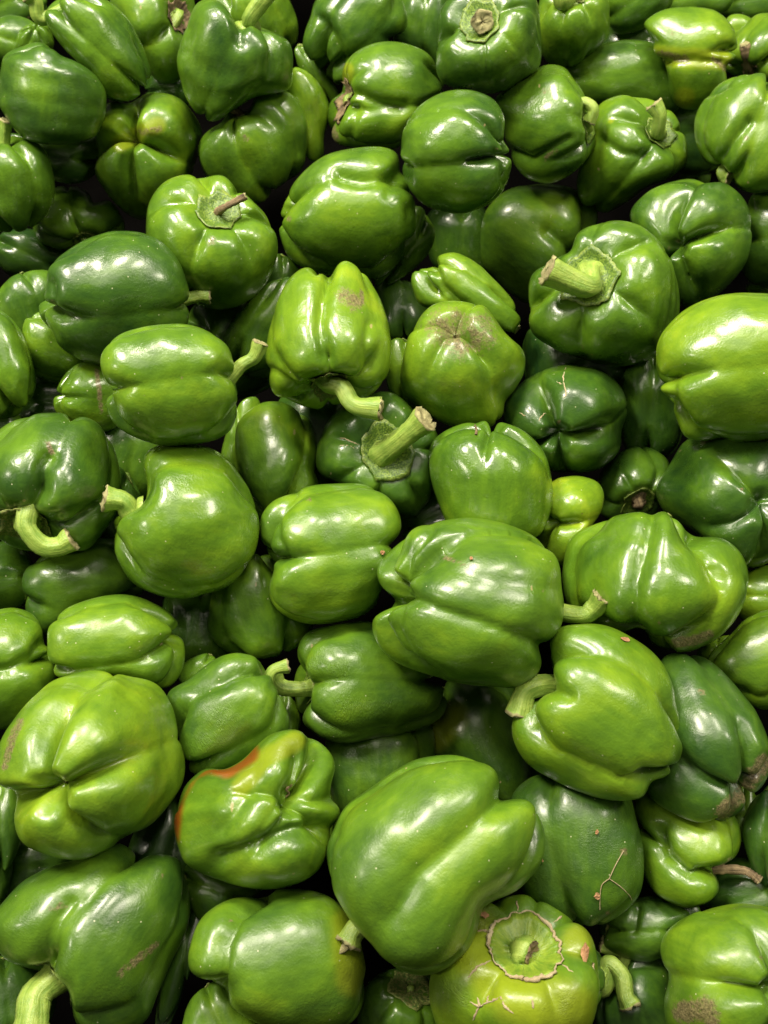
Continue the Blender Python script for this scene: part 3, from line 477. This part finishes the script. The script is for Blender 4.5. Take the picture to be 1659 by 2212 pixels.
P('nearly black pepper in the deep gap left of the large light one', '1350 830 1395 770 1440 790 1470 890 1450 965 1385 985 1345 925', 3.4, .08, a=90, t=0)
P('lime green pepper tipped on its side, above the brown-scarred one', '888 610 900 582 930 578 948 552 985 545 1030 568 1080 615 1118 665 1122 700 1095 722 1050 700 960 670 908 660', 1.95, .64, a=-38, t=-4, k=[(30, 1.2), (-40, .9), 110, 190], lw=1.35, c=(1000, 630), cut=[('935 575 950 615 1000 660', 11, 16)], st='1118 712 6', sr=9, cr=20)
P('small dark pepper between the two bright centre ones', '812 640 830 610 872 612 910 640 920 685 895 735 850 740 825 700', 2.9, .22, a=100, t=-30, k=[(10, .8), 90, 180, 270])
P('light green lobe showing left of the brown-scarred pepper', '835 760 870 740 905 790 905 870 870 880 842 835', 2.7, .58, a=90, t=0)
P('dark pepper with a dried sepal, left of the bright centre one', '487 745 505 700 555 640 612 610 640 680 610 790 540 805 500 785', 2.9, .26, a=60, t=0, k=[(-20, .7), 60, 150, 240], c=(565, 715))
P('dark pepper patch under the dry-stemmed glossy one', '575 600 600 555 640 580 650 640 600 660 560 640', 3.7, .20, a=90, t=0)
P('dark green pepper behind the dented one, upper centre', '850 480 900 455 932 500 920 545 870 592 820 610 820 540', 2.7, .36, a=60, t=0, k=[(20, .8), 90, 180, 270])
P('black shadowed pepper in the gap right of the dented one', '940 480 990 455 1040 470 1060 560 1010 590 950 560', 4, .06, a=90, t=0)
# --- right, lower
P('light green pepper at the right edge below the dark blue green one', '1590 1290 1625 1238 1680 1235 1710 1300 1650 1345 1605 1330', 3, .58, a=180, t=0)
P('smooth green pepper at the right border beside the very dark one', '1530 1420 1580 1368 1620 1330 1690 1318 1750 1400 1710 1500 1650 1535 1590 1500 1545 1460', 2.6, .56, a=20, t=-10, k=[(-80, .7), 60, 150, 240], c=(1630, 1430))
P('yellow green corner of a pepper under the three-lobed one', '1510 1410 1540 1385 1580 1380 1580 1440 1530 1445', 3.4, .72, a=90, t=0)
P('light folded pepper with a withered stem, lower right beside the straw pepper', '1368 1745 1400 1700 1480 1730 1560 1740 1592 1765 1602 1810 1590 1850 1555 1880 1552 1930 1500 1962 1440 1950 1400 1912 1378 1850', 2.5, .62, a=-28, t=10, k=[(10, 1.3), (-70, .8), 80, 170], lw=1.15, res=1.15, c=(1475, 1840),
  cut=[('1425 1790 1440 1850 1490 1895 1550 1880', 12, 24)], st='1600 1880 -6 1622 1888 -6 1640 1902 -8', sr=11, cr=22, dstem=1)
P('small green pepper edge behind the rotting-tipped one', '1585 1720 1618 1705 1640 1760 1625 1810 1590 1800', 3.4, .50, a=90, t=0)
P('dark pepper cut off by the right edge, low down', '1612 1805 1635 1735 1700 1690 1750 1800 1710 1910 1650 1900', 3, .15, a=90, t=0, k=[(-25, .8), 60, 150, 240])
P('bright glossy pepper with dried brown mud on its lower lobe, bottom right corner', '1425 2060 1440 2010 1490 1975 1555 1955 1610 1950 1690 1975 1750 2060 1745 2180 1680 2250 1540 2270 1450 2240 1432 2170 1442 2115', 1.8, .64, a=165, t=-52, k=[(188, 1.2), (112, .8), (15, 1), (-85, .8)], res=1.25, c=(1580, 2100), mk=[('B', '1475 2185 1520 2180', 36), ('B', '1540 2200', 28), ('b', '1645 2070', 6)])
P('dark pepper with a curled lobe above the withered stems, bottom right', '1305 1990 1335 1962 1400 1943 1470 1948 1500 1975 1460 2040 1400 2070 1340 2055 1310 2035', 2.9, .22, a=180, t=0, k=[(-5, 1), 70, 150, 240], cut=[('1375 1960 1368 2010', 9, 12)])
P('shadowed dark pepper behind the withered stems, bottom right', '1290 2130 1330 2080 1400 2060 1450 2120 1450 2240 1320 2250', 3.4, .14, a=140, t=35, k=[0, 60, 120, 180, 240, 300], st='1350 2062 16 1298 2040 26', sr=13, cr=44)
P('hidden pepper whose thick curved stem sticks out right of the yellow one', '1180 2080 1230 2050 1285 2060 1300 2110 1280 2170 1210 2190', 3.0, .30, a=5, t=0, st='1315 2080 10 1345 2110 14 1352 2150 14 1362 2172 12', sr=17, cr=20, k=[45, 135, 225, 315])
P('dark pepper with a torn leafy calyx under the large bottom centre one', '770 2190 790 2130 840 2095 900 2095 945 2120 950 2190 930 2260 800 2270', 2.6, .30, a=55, t=48, k=[(10), 80, 150, 220, 290], c=(860, 2180), cr=56, cn=5, dryc=1)
P('dark sliver of pepper between the orange-rimmed and the olive one', '400 1905 430 1865 500 1890 560 1915 490 1965 440 1985', 3.2, .22, a=150, t=0)
P('dark upright pepper squeezed between the corner pepper and the olive one', '400 1960 440 1935 485 1955 440 2020 410 2100 370 2200 340 2210 360 2080', 3.3, .10, a=90, t=0, lw=1.4)
P('smooth green pepper cropped by the bottom edge, below the olive one', '405 2200 430 2150 475 2130 530 2180 560 2250 410 2260', 2.9, .40, a=110, t=0)
P('dark pepper on the left edge below the big pale four-lobed one', '-30 1720 20 1705 45 1760 35 1830 0 1880 -35 1850', 3, .28, a=90, t=0)
P('dark green pepper low on the left edge above the freckled corner one', '-45 1820 10 1812 24 1870 0 1945 -50 1940', 3.1, .26, a=90, t=0)
P('shadowed pepper under the stem of the bottom left corner pepper', '-50 2090 20 2075 100 2110 110 2180 60 2250 -50 2250', 3.2, .22, a=90, t=0)
P('small green pepper in the gap above the wrinkled-cheek one', '385 1455 415 1425 455 1418 470 1460 420 1490', 3.6, .42, a=60, t=0)
P('narrow bright lobe behind the crumpled orange-rimmed pepper', '690 1700 730 1685 750 1735 735 1800 700 1810', 2.9, .60, a=90, t=0)
P('small pepper edge right of the wrinkled-cheek one', '585 1530 615 1500 645 1550 625 1610 590 1605', 3.2, .45, a=90, t=0)
# --- deep in the gaps: low tones carry the gaps' shade in the colour
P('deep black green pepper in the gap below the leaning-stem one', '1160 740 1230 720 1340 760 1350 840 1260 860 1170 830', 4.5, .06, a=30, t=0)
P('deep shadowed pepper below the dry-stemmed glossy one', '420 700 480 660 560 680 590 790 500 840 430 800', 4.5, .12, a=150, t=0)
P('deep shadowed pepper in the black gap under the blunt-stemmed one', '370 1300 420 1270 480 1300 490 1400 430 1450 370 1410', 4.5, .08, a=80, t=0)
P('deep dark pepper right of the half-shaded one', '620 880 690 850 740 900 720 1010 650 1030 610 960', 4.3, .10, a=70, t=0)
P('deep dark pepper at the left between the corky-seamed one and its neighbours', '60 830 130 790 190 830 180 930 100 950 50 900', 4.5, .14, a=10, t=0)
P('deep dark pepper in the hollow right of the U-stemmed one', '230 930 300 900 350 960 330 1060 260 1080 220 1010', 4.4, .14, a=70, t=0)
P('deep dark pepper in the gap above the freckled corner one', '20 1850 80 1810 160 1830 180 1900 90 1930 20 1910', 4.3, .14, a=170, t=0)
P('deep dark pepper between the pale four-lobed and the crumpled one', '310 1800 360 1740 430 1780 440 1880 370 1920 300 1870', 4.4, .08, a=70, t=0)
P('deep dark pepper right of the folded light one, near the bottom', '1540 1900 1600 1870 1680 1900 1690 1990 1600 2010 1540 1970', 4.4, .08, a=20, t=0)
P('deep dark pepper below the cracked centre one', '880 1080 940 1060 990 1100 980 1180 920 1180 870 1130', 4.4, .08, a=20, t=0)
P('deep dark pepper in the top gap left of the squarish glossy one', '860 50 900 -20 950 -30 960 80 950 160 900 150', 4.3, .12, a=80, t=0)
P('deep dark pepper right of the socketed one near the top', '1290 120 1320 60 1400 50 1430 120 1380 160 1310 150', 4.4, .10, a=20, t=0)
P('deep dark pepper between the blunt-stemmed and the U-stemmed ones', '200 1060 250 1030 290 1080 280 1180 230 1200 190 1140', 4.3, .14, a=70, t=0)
# ------------------------------------------------------------------ settle the pile: nearer ones rest on those below
peps = [Pepper(i, d) for i, d in enumerate(T)]
for p in peps: p.build_geo(); p.maps()
n = len(peps)
tgt = np.array([math.log(plane_dist(p.cx, p.cy)*(1+0.032*(p.d['r']-1))) for p in peps])
con = []
order = sorted(range(n), key=lambda i: (peps[i].d['r'], i))
for ai in range(n):
    for bi in range(ai+1, n):
        i, j = peps[order[ai]], peps[order[bi]]
        if abs(i.cx-j.cx) > 560 or abs(i.cy-j.cy) > 560: continue
        c, ia, ja = np.intersect1d(i.cells, j.cells, return_indices=True)
        if len(c) < 3: continue
        m = i.f[ia]+0.50*(i.b[ia]-i.f[ia])
        con.append((order[ai], order[bi], math.log(np.percentile(m/j.f[ja], 93))))
Z = tgt.copy()
for it in range(400):
    Z += (tgt-Z)*0.02
    for a, b, k in con:
        v = Z[a]+k-Z[b]
        if v > 0: Z[a] -= v*0.42; Z[b] += v*0.58
for p, z in zip(peps, Z): p.Z = math.exp(z)

ROOT3 = np.array(CM)[:3, :3]; TR = np.array(CM)[:3, 3]
def world(p, P): return (p.cam(P)*p.Z) @ ROOT3.T + TR

def tube(path, rad, ns=18, ridge=0.08, nr_=5, seed=0, flat=0.0):
    """swept stem with ribs; returns vertices, faces, coordinates along it"""
    rng = np.random.default_rng(seed); ph0 = rng.uniform(0, 6)
    path = np.asarray(path); n_ = len(path); Tn = np.gradient(path, axis=0); Tn /= np.linalg.norm(Tn, axis=1, keepdims=True)+1e-12
    ref = np.array([0.3, 0.5, 0.8]); a = np.cross(Tn[0], ref); a /= np.linalg.norm(a)
    V = []; st = []
    ang = np.linspace(0, 2*math.pi, ns+1)[:-1]
    for i in range(n_):
        a = a-Tn[i]*(a @ Tn[i]); a /= np.linalg.norm(a); b = np.cross(Tn[i], a)
        rr = rad[i]*(1+ridge*np.cos(nr_*ang+ph0)+0.04*np.sin(2*ang+i*0.35+ph0)+0.02*rng.normal(size=ns))
        V.append(path[i]+np.outer(rr*np.cos(ang), a)+np.outer(rr*np.sin(ang)*(1-flat), b))
        st.append(np.stack([ang/(2*math.pi), np.full(ns, i/n_), np.zeros(ns)], -1))
    return np.concatenate(V), grid_faces(n_, ns), np.concatenate(st), Tn

CAT, GRP = 'bell pepper', 'green bell peppers heaped on the store display'
def build(p):
    d = p.d; rng0 = np.random.default_rng(50+p.i); W = world(p, p.P)
    base = np.array([W[:, 0].mean(), W[:, 1].mean(), W[:, 2].min()])
    root = bpy.data.objects.new('bell_pepper', None); S.collection.objects.link(root)
    root.location = base; root.empty_display_size = 0.02
    root['label'] = d['label']; root['category'] = CAT; root['group'] = GRP
    V = W-base
    X, Y = p.scr(p.P); fr = sstep(-0.25, 0.05, p.P[:, 2]/p.gm)
    mk = np.zeros((len(V), 4)); mk[:, 3] = 1
    for ty, pts, r in d.get('mk', ()):
        D = poly_dist(X, Y, pairs(pts)); wv = (1-sstep(0.25*r, 1.25*r, D))*fr
        ch = {'b': 0, 't': 0, 'B': 0, 'y': 1, 'o': 2}[ty]
        mk[:, ch] = np.maximum(mk[:, ch], wv*{'b': .85, 't': .66, 'B': 1.0, 'y': .9, 'o': 1.0}[ty])
    cr = sstep(0.45, 1.0, p.q)
    o = mesh_obj('body', V, grid_faces(p.nr, p.nc), M_SKIN, root, dict(pc=('FLOAT_VECTOR', p.pc), marks=('FLOAT_COLOR', mk), crease=('FLOAT', cr)))
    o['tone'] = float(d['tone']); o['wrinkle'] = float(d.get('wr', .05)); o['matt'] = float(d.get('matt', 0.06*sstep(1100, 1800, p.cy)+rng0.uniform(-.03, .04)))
    size = p.gm                                          # half width at distance 1
    px = 1/F
    rng = np.random.default_rng(900+p.i)
    # calyx: a scalloped green disc lying in the hollow of the shoulders
    rc = d.get('cr', 0)*px or size*0.30
    nn = d.get('cn', 7); na, nb = 9, nn*8
    th = np.linspace(0, 2*math.pi, nb+1)[:-1]; pc_ = p.pcal
    ph0 = rng.uniform(0, 6); lobes = np.abs(np.cos(nn/2*th+ph0))**0.7
    edge = pc_*(0.92+(0.20 if d.get('dryc') else 0.11)*(1-lobes)+0.06*np.sin(2*th+ph0)+0.03*np.sin(5*th+2*ph0)+0.015*rng.normal(size=nb))
    if d.get('corky'): edge = pc_*(0.96+0.035*np.sin(2*th+1)+0.03*np.abs(np.sin(6*th+.4))+0.018*np.sin(11*th)+0.012*rng.normal(size=nb))
    tt = np.linspace(0.05, 1, na)
    ps = tt[:, None]*edge[None, :]; thg = np.repeat(th[None, :], na, 0)
    lift = (0.012+0.07*(1-sstep(0.0, 0.42, tt))[:, None]+0.030*sstep(0.66, 0.95, tt)[:, None]+0.012*np.maximum(0, tt-0.75)[:, None]*4*(0.5+0.5*np.sin(3*thg+ph0))+(0.020 if d.get('dryc') else 0.005)*rng.normal(size=ps.shape))
    top, _ = p.surf(ps.ravel(), thg.ravel(), lift.ravel()); bot, _ = p.surf(ps.ravel(), thg.ravel(), lift.ravel()-0.014)
    VV = np.concatenate([top, bot[::-1].reshape(na, nb, 3)[:, ::-1].reshape(-1, 3)]) if False else np.concatenate([top.reshape(na, nb, 3), bot.reshape(na, nb, 3)[::-1]]).reshape(-1, 3)
    al = np.stack([np.tile(th/6.283, 2*na), np.repeat(np.linspace(0, 2, 2*na), nb), np.zeros(2*na*nb)], -1)
    cm = M_DRY if d.get('dryc') and not d.get('thick') else (M_DCAL if d.get('dryc') or d.get('corky') else M_CAL)
    if d.get('dryc') and rng.uniform() < .5: cm = M_DCAL
    if d.get('corky'): cm = M_BOWL
    co_ = mesh_obj('calyx', world(p, VV)-base, grid_faces(2*na, nb), cm, root, dict(along=('FLOAT_VECTOR', al)))
    if d.get('corky'):
        k = np.arange(nb+1) % nb; rimp = top.reshape(na, nb, 3)[-1][k]
        v, f, a_, _ = tube(rimp, np.full(nb+1, 3.3*px)*(0.85+0.45*np.sin(np.linspace(0, 6.283, nb+1)*3+1))*rng.uniform(.6, 1.3, nb+1), ns=8, seed=p.i); r_ = mesh_obj('calyx_rim', world(p, v)-base, f, M_SCAR, co_, dict(along=('FLOAT_VECTOR', a_)))
    # stem
    A0, _ = p.surf(np.array([0.0]), np.array([0.0])); A0 = A0[0]
    ax = p.A*size*0.16
    pts = [A0-ax*0.3, A0+ax*0.5]
    sr = d.get('sr', 0)*px or size*0.10
    if d.get('st'):
        v = [float(q) for q in d['st'].split()]
        for k in range(0, len(v), 3): pts.append(p.loc(np.array(v[k]), np.array(v[k+1]), v[k+2]*px+A0[2]*1.0))
    else:
        bend = np.array([0, 0, -1.0]) if p.A[2] > -0.3 else rng.normal(size=3)*0.1
        pts += [A0+p.A*size*0.10+bend*size*0.20]
    path = spline(pts, 9); m = len(path); t = np.linspace(0, 1, m)
    rad = sr*(1+0.75*np.exp(-(t/0.20)**2)+0.16*np.exp(-((1-t)/0.12)**2)-0.10*np.sin(math.pi*t))
    if d.get('dstem'): rad = rad*(1-0.35*t)*rng.uniform(.85, 1.15, m)
    if d.get('hollow'): rad = sr*(1.35-0.35*t)
    v, f, a_, Tn = tube(path, rad, ns=20, ridge=0.07, nr_=5, seed=p.i)
    so = mesh_obj('stem', world(p, v)-base, f, M_DRY if d.get('dstem') else M_STEM, root, dict(along=('FLOAT_VECTOR', a_)))
    # cut end: uneven corky cap
    ring = v[-20:]; c = ring.mean(0); te = Tn[-1]; rows = []
    for kk, (s_, hh) in enumerate(((1.01, -.08), (1.03, .02), (.92, .10), (.70, .03), (.40, -.02), (.05, -.04))):
        rows.append(c+(ring-c)*s_+te*(sr*hh+sr*0.12*rng.normal(size=(20, 1))*(0.4 if kk == 0 else 1)))
    vv = np.concatenate(rows)
    mesh_obj('stem_end', world(p, vv)-base, grid_faces(6, 20), M_TIP if not d.get('hollow') else M_DRY, so, dict(along=('FLOAT_VECTOR', np.zeros((len(vv), 3)))))
    if d.get('peel'):
        v_ = [float(q) for q in d['peel'].split()]; pp = [path[-1]]+[p.loc(np.array(v_[k]), np.array(v_[k+1]), v_[k+2]*px+A0[2]) for k in range(0, len(v_), 3)]
        pa = spline(pp, 8); v2, f2, a2, _ = tube(pa, np.linspace(12, 1.5, len(pa))*px, ns=8, seed=5, flat=.6)
        mesh_obj('peeling_strip', world(p, v2)-base, f2, M_TIP, so, dict(along=('FLOAT_VECTOR', a2)))
    fm = p.P[:, 2] > -0.1*p.gm; FX, FY, FZ = X[fm], Y[fm], p.P[fm, 2]
    def onskin(x, y):
        dd = np.hypot(FX-x, FY-y); ix = np.argsort(dd)[:10]; zz = FZ[ix]; dn = dd[ix]
        keep = zz > zz.max()-0.02; return float((zz[keep]/(dn[keep]+1)).sum()/(1/(dn[keep]+1)).sum())
    if d.get('thread'):
        v_ = [float(q) for q in d['thread'].split()]
        pp = [p.loc(np.array(v_[k]), np.array(v_[k+1]), v_[k+2]*px+onskin(v_[k], v_[k+1])) for k in range(0, len(v_), 3)]
        pa = spline(pp, 6); v2, f2, a2, _ = tube(pa, np.linspace(3.2, 1.6, len(pa))*px, ns=7, seed=5)
        mesh_obj('dry_thread', world(p, v2)-base, f2, M_DRY, root, dict(along=('FLOAT_VECTOR', a2)))
    for sc in d.get('scar', ()):
        q = spline(pairs(sc), 6)+rng.normal(size=(1, 2))*0.5
        q = q+rng.normal(size=q.shape)*0.8
        pp = np.array([p.loc(np.array(x_), np.array(y_), onskin(x_, y_)-0.4*px) for x_, y_ in q])
        wd = np.sin(np.linspace(0.35, 2.9, len(pp)))*(2.6 if d.get('corky') else 1.5)*rng.uniform(.6, 1.3, len(pp))
        v2, f2, a2, _ = tube(pp, wd*px, ns=7, seed=7)
        mesh_obj('scar', world(p, v2)-base, f2, M_SCAR, root, dict(along=('FLOAT_VECTOR', a2)))
    p.onskin = onskin; p.base = base; p.root = root
M_BOWL = stem_material('bowl_green', (0.10, 0.20, 0.016, 1), (0.24, 0.34, 0.03, 1), 0.4)
M_SCAR = stem_material('corky_scar', (0.34, 0.25, 0.13, 1), (0.58, 0.50, 0.32, 1), 0.8)
for p in peps: build(p)

# ------------------------------------------------------------------ small loose things lying on the peppers
def find(t): return next(p for p in peps if t in p.d['label'])
p = find('dried straw'); px = 1/F
rt = bpy.data.objects.new('straw', None); S.collection.objects.link(rt)
segs = ['1347 1838 1330 1868 1316 1898', '1316 1898 1300 1912 1296 1940 1296 1965', '1316 1898 1340 1915 1360 1935 1366 1948']
first = None
for k, sg in enumerate(segs):
    q = spline(pairs(sg), 6); pp = np.array([p.loc(np.array(x), np.array(y), p.onskin(x, y)+2.0*px) for x, y in q])
    v, f, a_, _ = tube(pp, np.full(len(pp), 0.8*px), ns=6, seed=k); Wv = world(p, v)
    if first is None: first = Wv.mean(0); rt.location = first
    mesh_obj('strand', Wv-first, f, M_SCAR, rt, dict(along=('FLOAT_VECTOR', a_)))
rt['label'] = 'thin forked dry straw stuck on the dark upright pepper'; rt['category'] = 'straw'
def flake(label, pep, x, y, w_, h_, rot, seed):
    p = find(pep); rng = np.random.default_rng(seed); nn = 11
    zs = p.onskin(x, y); an = np.linspace(0, 2*math.pi, nn+1)[:-1]; R = rng.uniform(.7, 1.15, nn)
    lx = np.cos(an)*R*w_; ly = np.sin(an)*R*h_; cr_, sr_ = math.cos(rot), math.sin(rot)
    xs, ys = x+lx*cr_-ly*sr_, y+lx*sr_+ly*cr_
    rim = np.array([p.loc(np.array(a), np.array(b), max(p.onskin(a, b), zs-6*px)+(5.0+rng.uniform(0, 2.5))*px) for a, b in zip(xs, ys)])
    mid = np.array([p.loc(np.array(x+(a-x)*.5), np.array(y+(b-y)*.5), p.onskin(x+(a-x)*.5, y+(b-y)*.5)+(6+rng.uniform(0, 2.5))*px) for a, b in zip(xs, ys)])
    c = p.loc(np.array(float(x)), np.array(float(y)), zs+7*px)[None]
    low = rim-p_axis*1.2*px; lc = c-p_axis*1.5*px
    V = np.concatenate([rim, mid, c.repeat(nn, 0), low, lc.repeat(nn, 0)])
    F_ = np.concatenate([grid_faces(3, nn), np.stack([np.arange(nn), (np.arange(nn)+1) % nn, (np.arange(nn)+1) % nn+3*nn, np.arange(nn)+3*nn], -1),
                         np.stack([np.arange(nn)+3*nn, (np.arange(nn)+1) % nn+3*nn, (np.arange(nn)+1) % nn+4*nn, np.arange(nn)+4*nn], -1)])
    Wv = world(p, V); b0 = Wv.mean(0)
    o = mesh_obj('dry_flake', Wv-b0, F_, M_FLAKE, None, dict(along=('FLOAT_VECTOR', np.zeros((len(V), 3)))), smooth=False); o.location = b0
    o['label'] = label; o['category'] = 'flake'; o['group'] = 'dry brown flakes on the peppers'
p_axis = np.array([0, 0, 1.0])
M_FLAKE = stem_material('dry_flake', (0.24, 0.12, 0.05, 1), (0.46, 0.26, 0.13, 1), 0.9)
flake('flat light brown flake stuck to the right of the yellow blotched pepper', 'yellow blotched', 1264, 2057, 11, 22, 0.1, 3)
flake('rusty brown crumb at the upper left rim of the yellow blotched pepper', 'yellow blotched', 1046, 1976, 10, 7, 0.3, 4)
flake('small reddish brown flake on the upper edge of the bright split-stem pepper', 'split curling', 1350, 1380, 11, 5, 0.3, 5)
flake('tiny brown crumb on the side of the dark upright pepper', 'dried straw', 1290, 1797, 4, 6, 0.2, 6)
flake('dark brown bit beside the lower left end of the straw', 'dried straw', 1290, 1936, 7, 8, 0.2, 7)
flake('tiny orange brown crumb on the biggest smooth pepper of the middle', 'biggest round pepper', 1018, 1205, 4, 4, 0.2, 8)
flake('small pink brown crumb at the right end of the thick-lobed middle pepper', 'two thick lobes', 827, 1193, 5, 5, 0.2, 9)
flake('brown crumb on the left flank of the dark upright pepper near the large one', 'dried straw', 1166, 1853, 7, 12, -0.5, 10)

# ------------------------------------------------------------------ the display floor under the pile, its near-black colour holding the gaps' shade
q = NT('gap_shade_floor'); co = coords(q)
q.l(q.mix(q.noise(co, 30, 4), (0.0008, 0.0008, 0.0007, 1), (0.0025, 0.0022, 0.002, 1)), q.p.inputs['Base Color']); q.p.inputs['Roughness'].default_value = 0.9; q.p.inputs['Specular IOR Level'].default_value = 0.02
b = q.n('ShaderNodeBump'); b.inputs['Strength'].default_value = 0.5; b.inputs['Distance'].default_value = 0.004; q.l(q.noise(co, 60, 4), b.inputs['Height']); q.l(b.outputs[0], q.p.inputs['Normal'])
N = np.array(CM.to_3x3() @ Vector((0, .4, .917)).normalized()); C0 = np.array(CM @ Vector((0, 0.02, -0.54)))-N*0.24
u = np.cross(N, [0, 1, 0]); u /= np.linalg.norm(u); v_ = np.cross(N, u)
gx, gy = np.meshgrid(np.linspace(-1.5, 1.5, 61), np.linspace(-1.5, 1.5, 61), indexing='ij')
rg = np.random.default_rng(4); hz = 0.006*np.sin(gx*9+gy*3)+0.005*np.sin(gy*13-gx*4)
Vf = C0+gx.ravel()[:, None]*u+gy.ravel()[:, None]*v_+hz.ravel()[:, None]*N
fl = mesh_obj('display_floor', Vf, grid_faces(61, 61, False), q.m, None); fl['kind'] = 'structure'

# the heap goes on past the edges of the picture
rn = random.Random(8); src = [p for p in peps if p.d['r'] < 2.2 and p.d.get('st') is not None and 60 < p.cx < 1600 and 60 < p.cy < 2000]
ci = CM.inverted(); C1 = np.array(CM @ Vector((0, 0.02, -0.54)))-N*0.045
def copy_tree(o, parent=None):
    c = o.copy(); S.collection.objects.link(c); c.parent = parent
    for ch in list(o.children): copy_tree(ch, c)
    return c
nring = 0
for iu in range(-9, 10):
    for iv in range(-9, 11):
        a_ = (iu+0.5*(iv % 2)+rn.uniform(-.08, .08))*0.084; b_ = (iv+rn.uniform(-.08, .08))*0.076
        W_ = C1+u*a_+v_*b_; q_ = ci @ Vector(W_)
        if q_.z > -0.15: continue
        X_ = CX+F*q_.x/-q_.z; Y_ = CY-F*q_.y/-q_.z; mr = 0.052*F/-q_.z
        ox = max(-X_, X_-1659); oy = max(-Y_, Y_-2212)
        if max(ox, oy) < mr*0.92 or max(ox, oy) > 400: continue
        o = copy_tree(rn.choice(src).root); o.location = Vector(W_)-Vector((0, 0, 0.03)); o.rotation_euler = (rn.uniform(-.3, .3), rn.uniform(-.3, .3), rn.uniform(0, 6.28))
        o['label'] = 'green bell pepper of the same heap, lying beyond the edge of the picture'; o['group'] = 'green bell peppers of the heap outside the picture'
        nring += 1
print('ring', nring)
print('peppers', len(peps), 'Z', min(p.Z for p in peps), max(p.Z for p in peps))
big = sorted(((p.Z-math.exp(t), p.d['label'][:40]) for p, t in zip(peps, tgt)), key=lambda a: -abs(a[0]))[:12]
for b_ in big: print('shift %.3f %s' % b_)
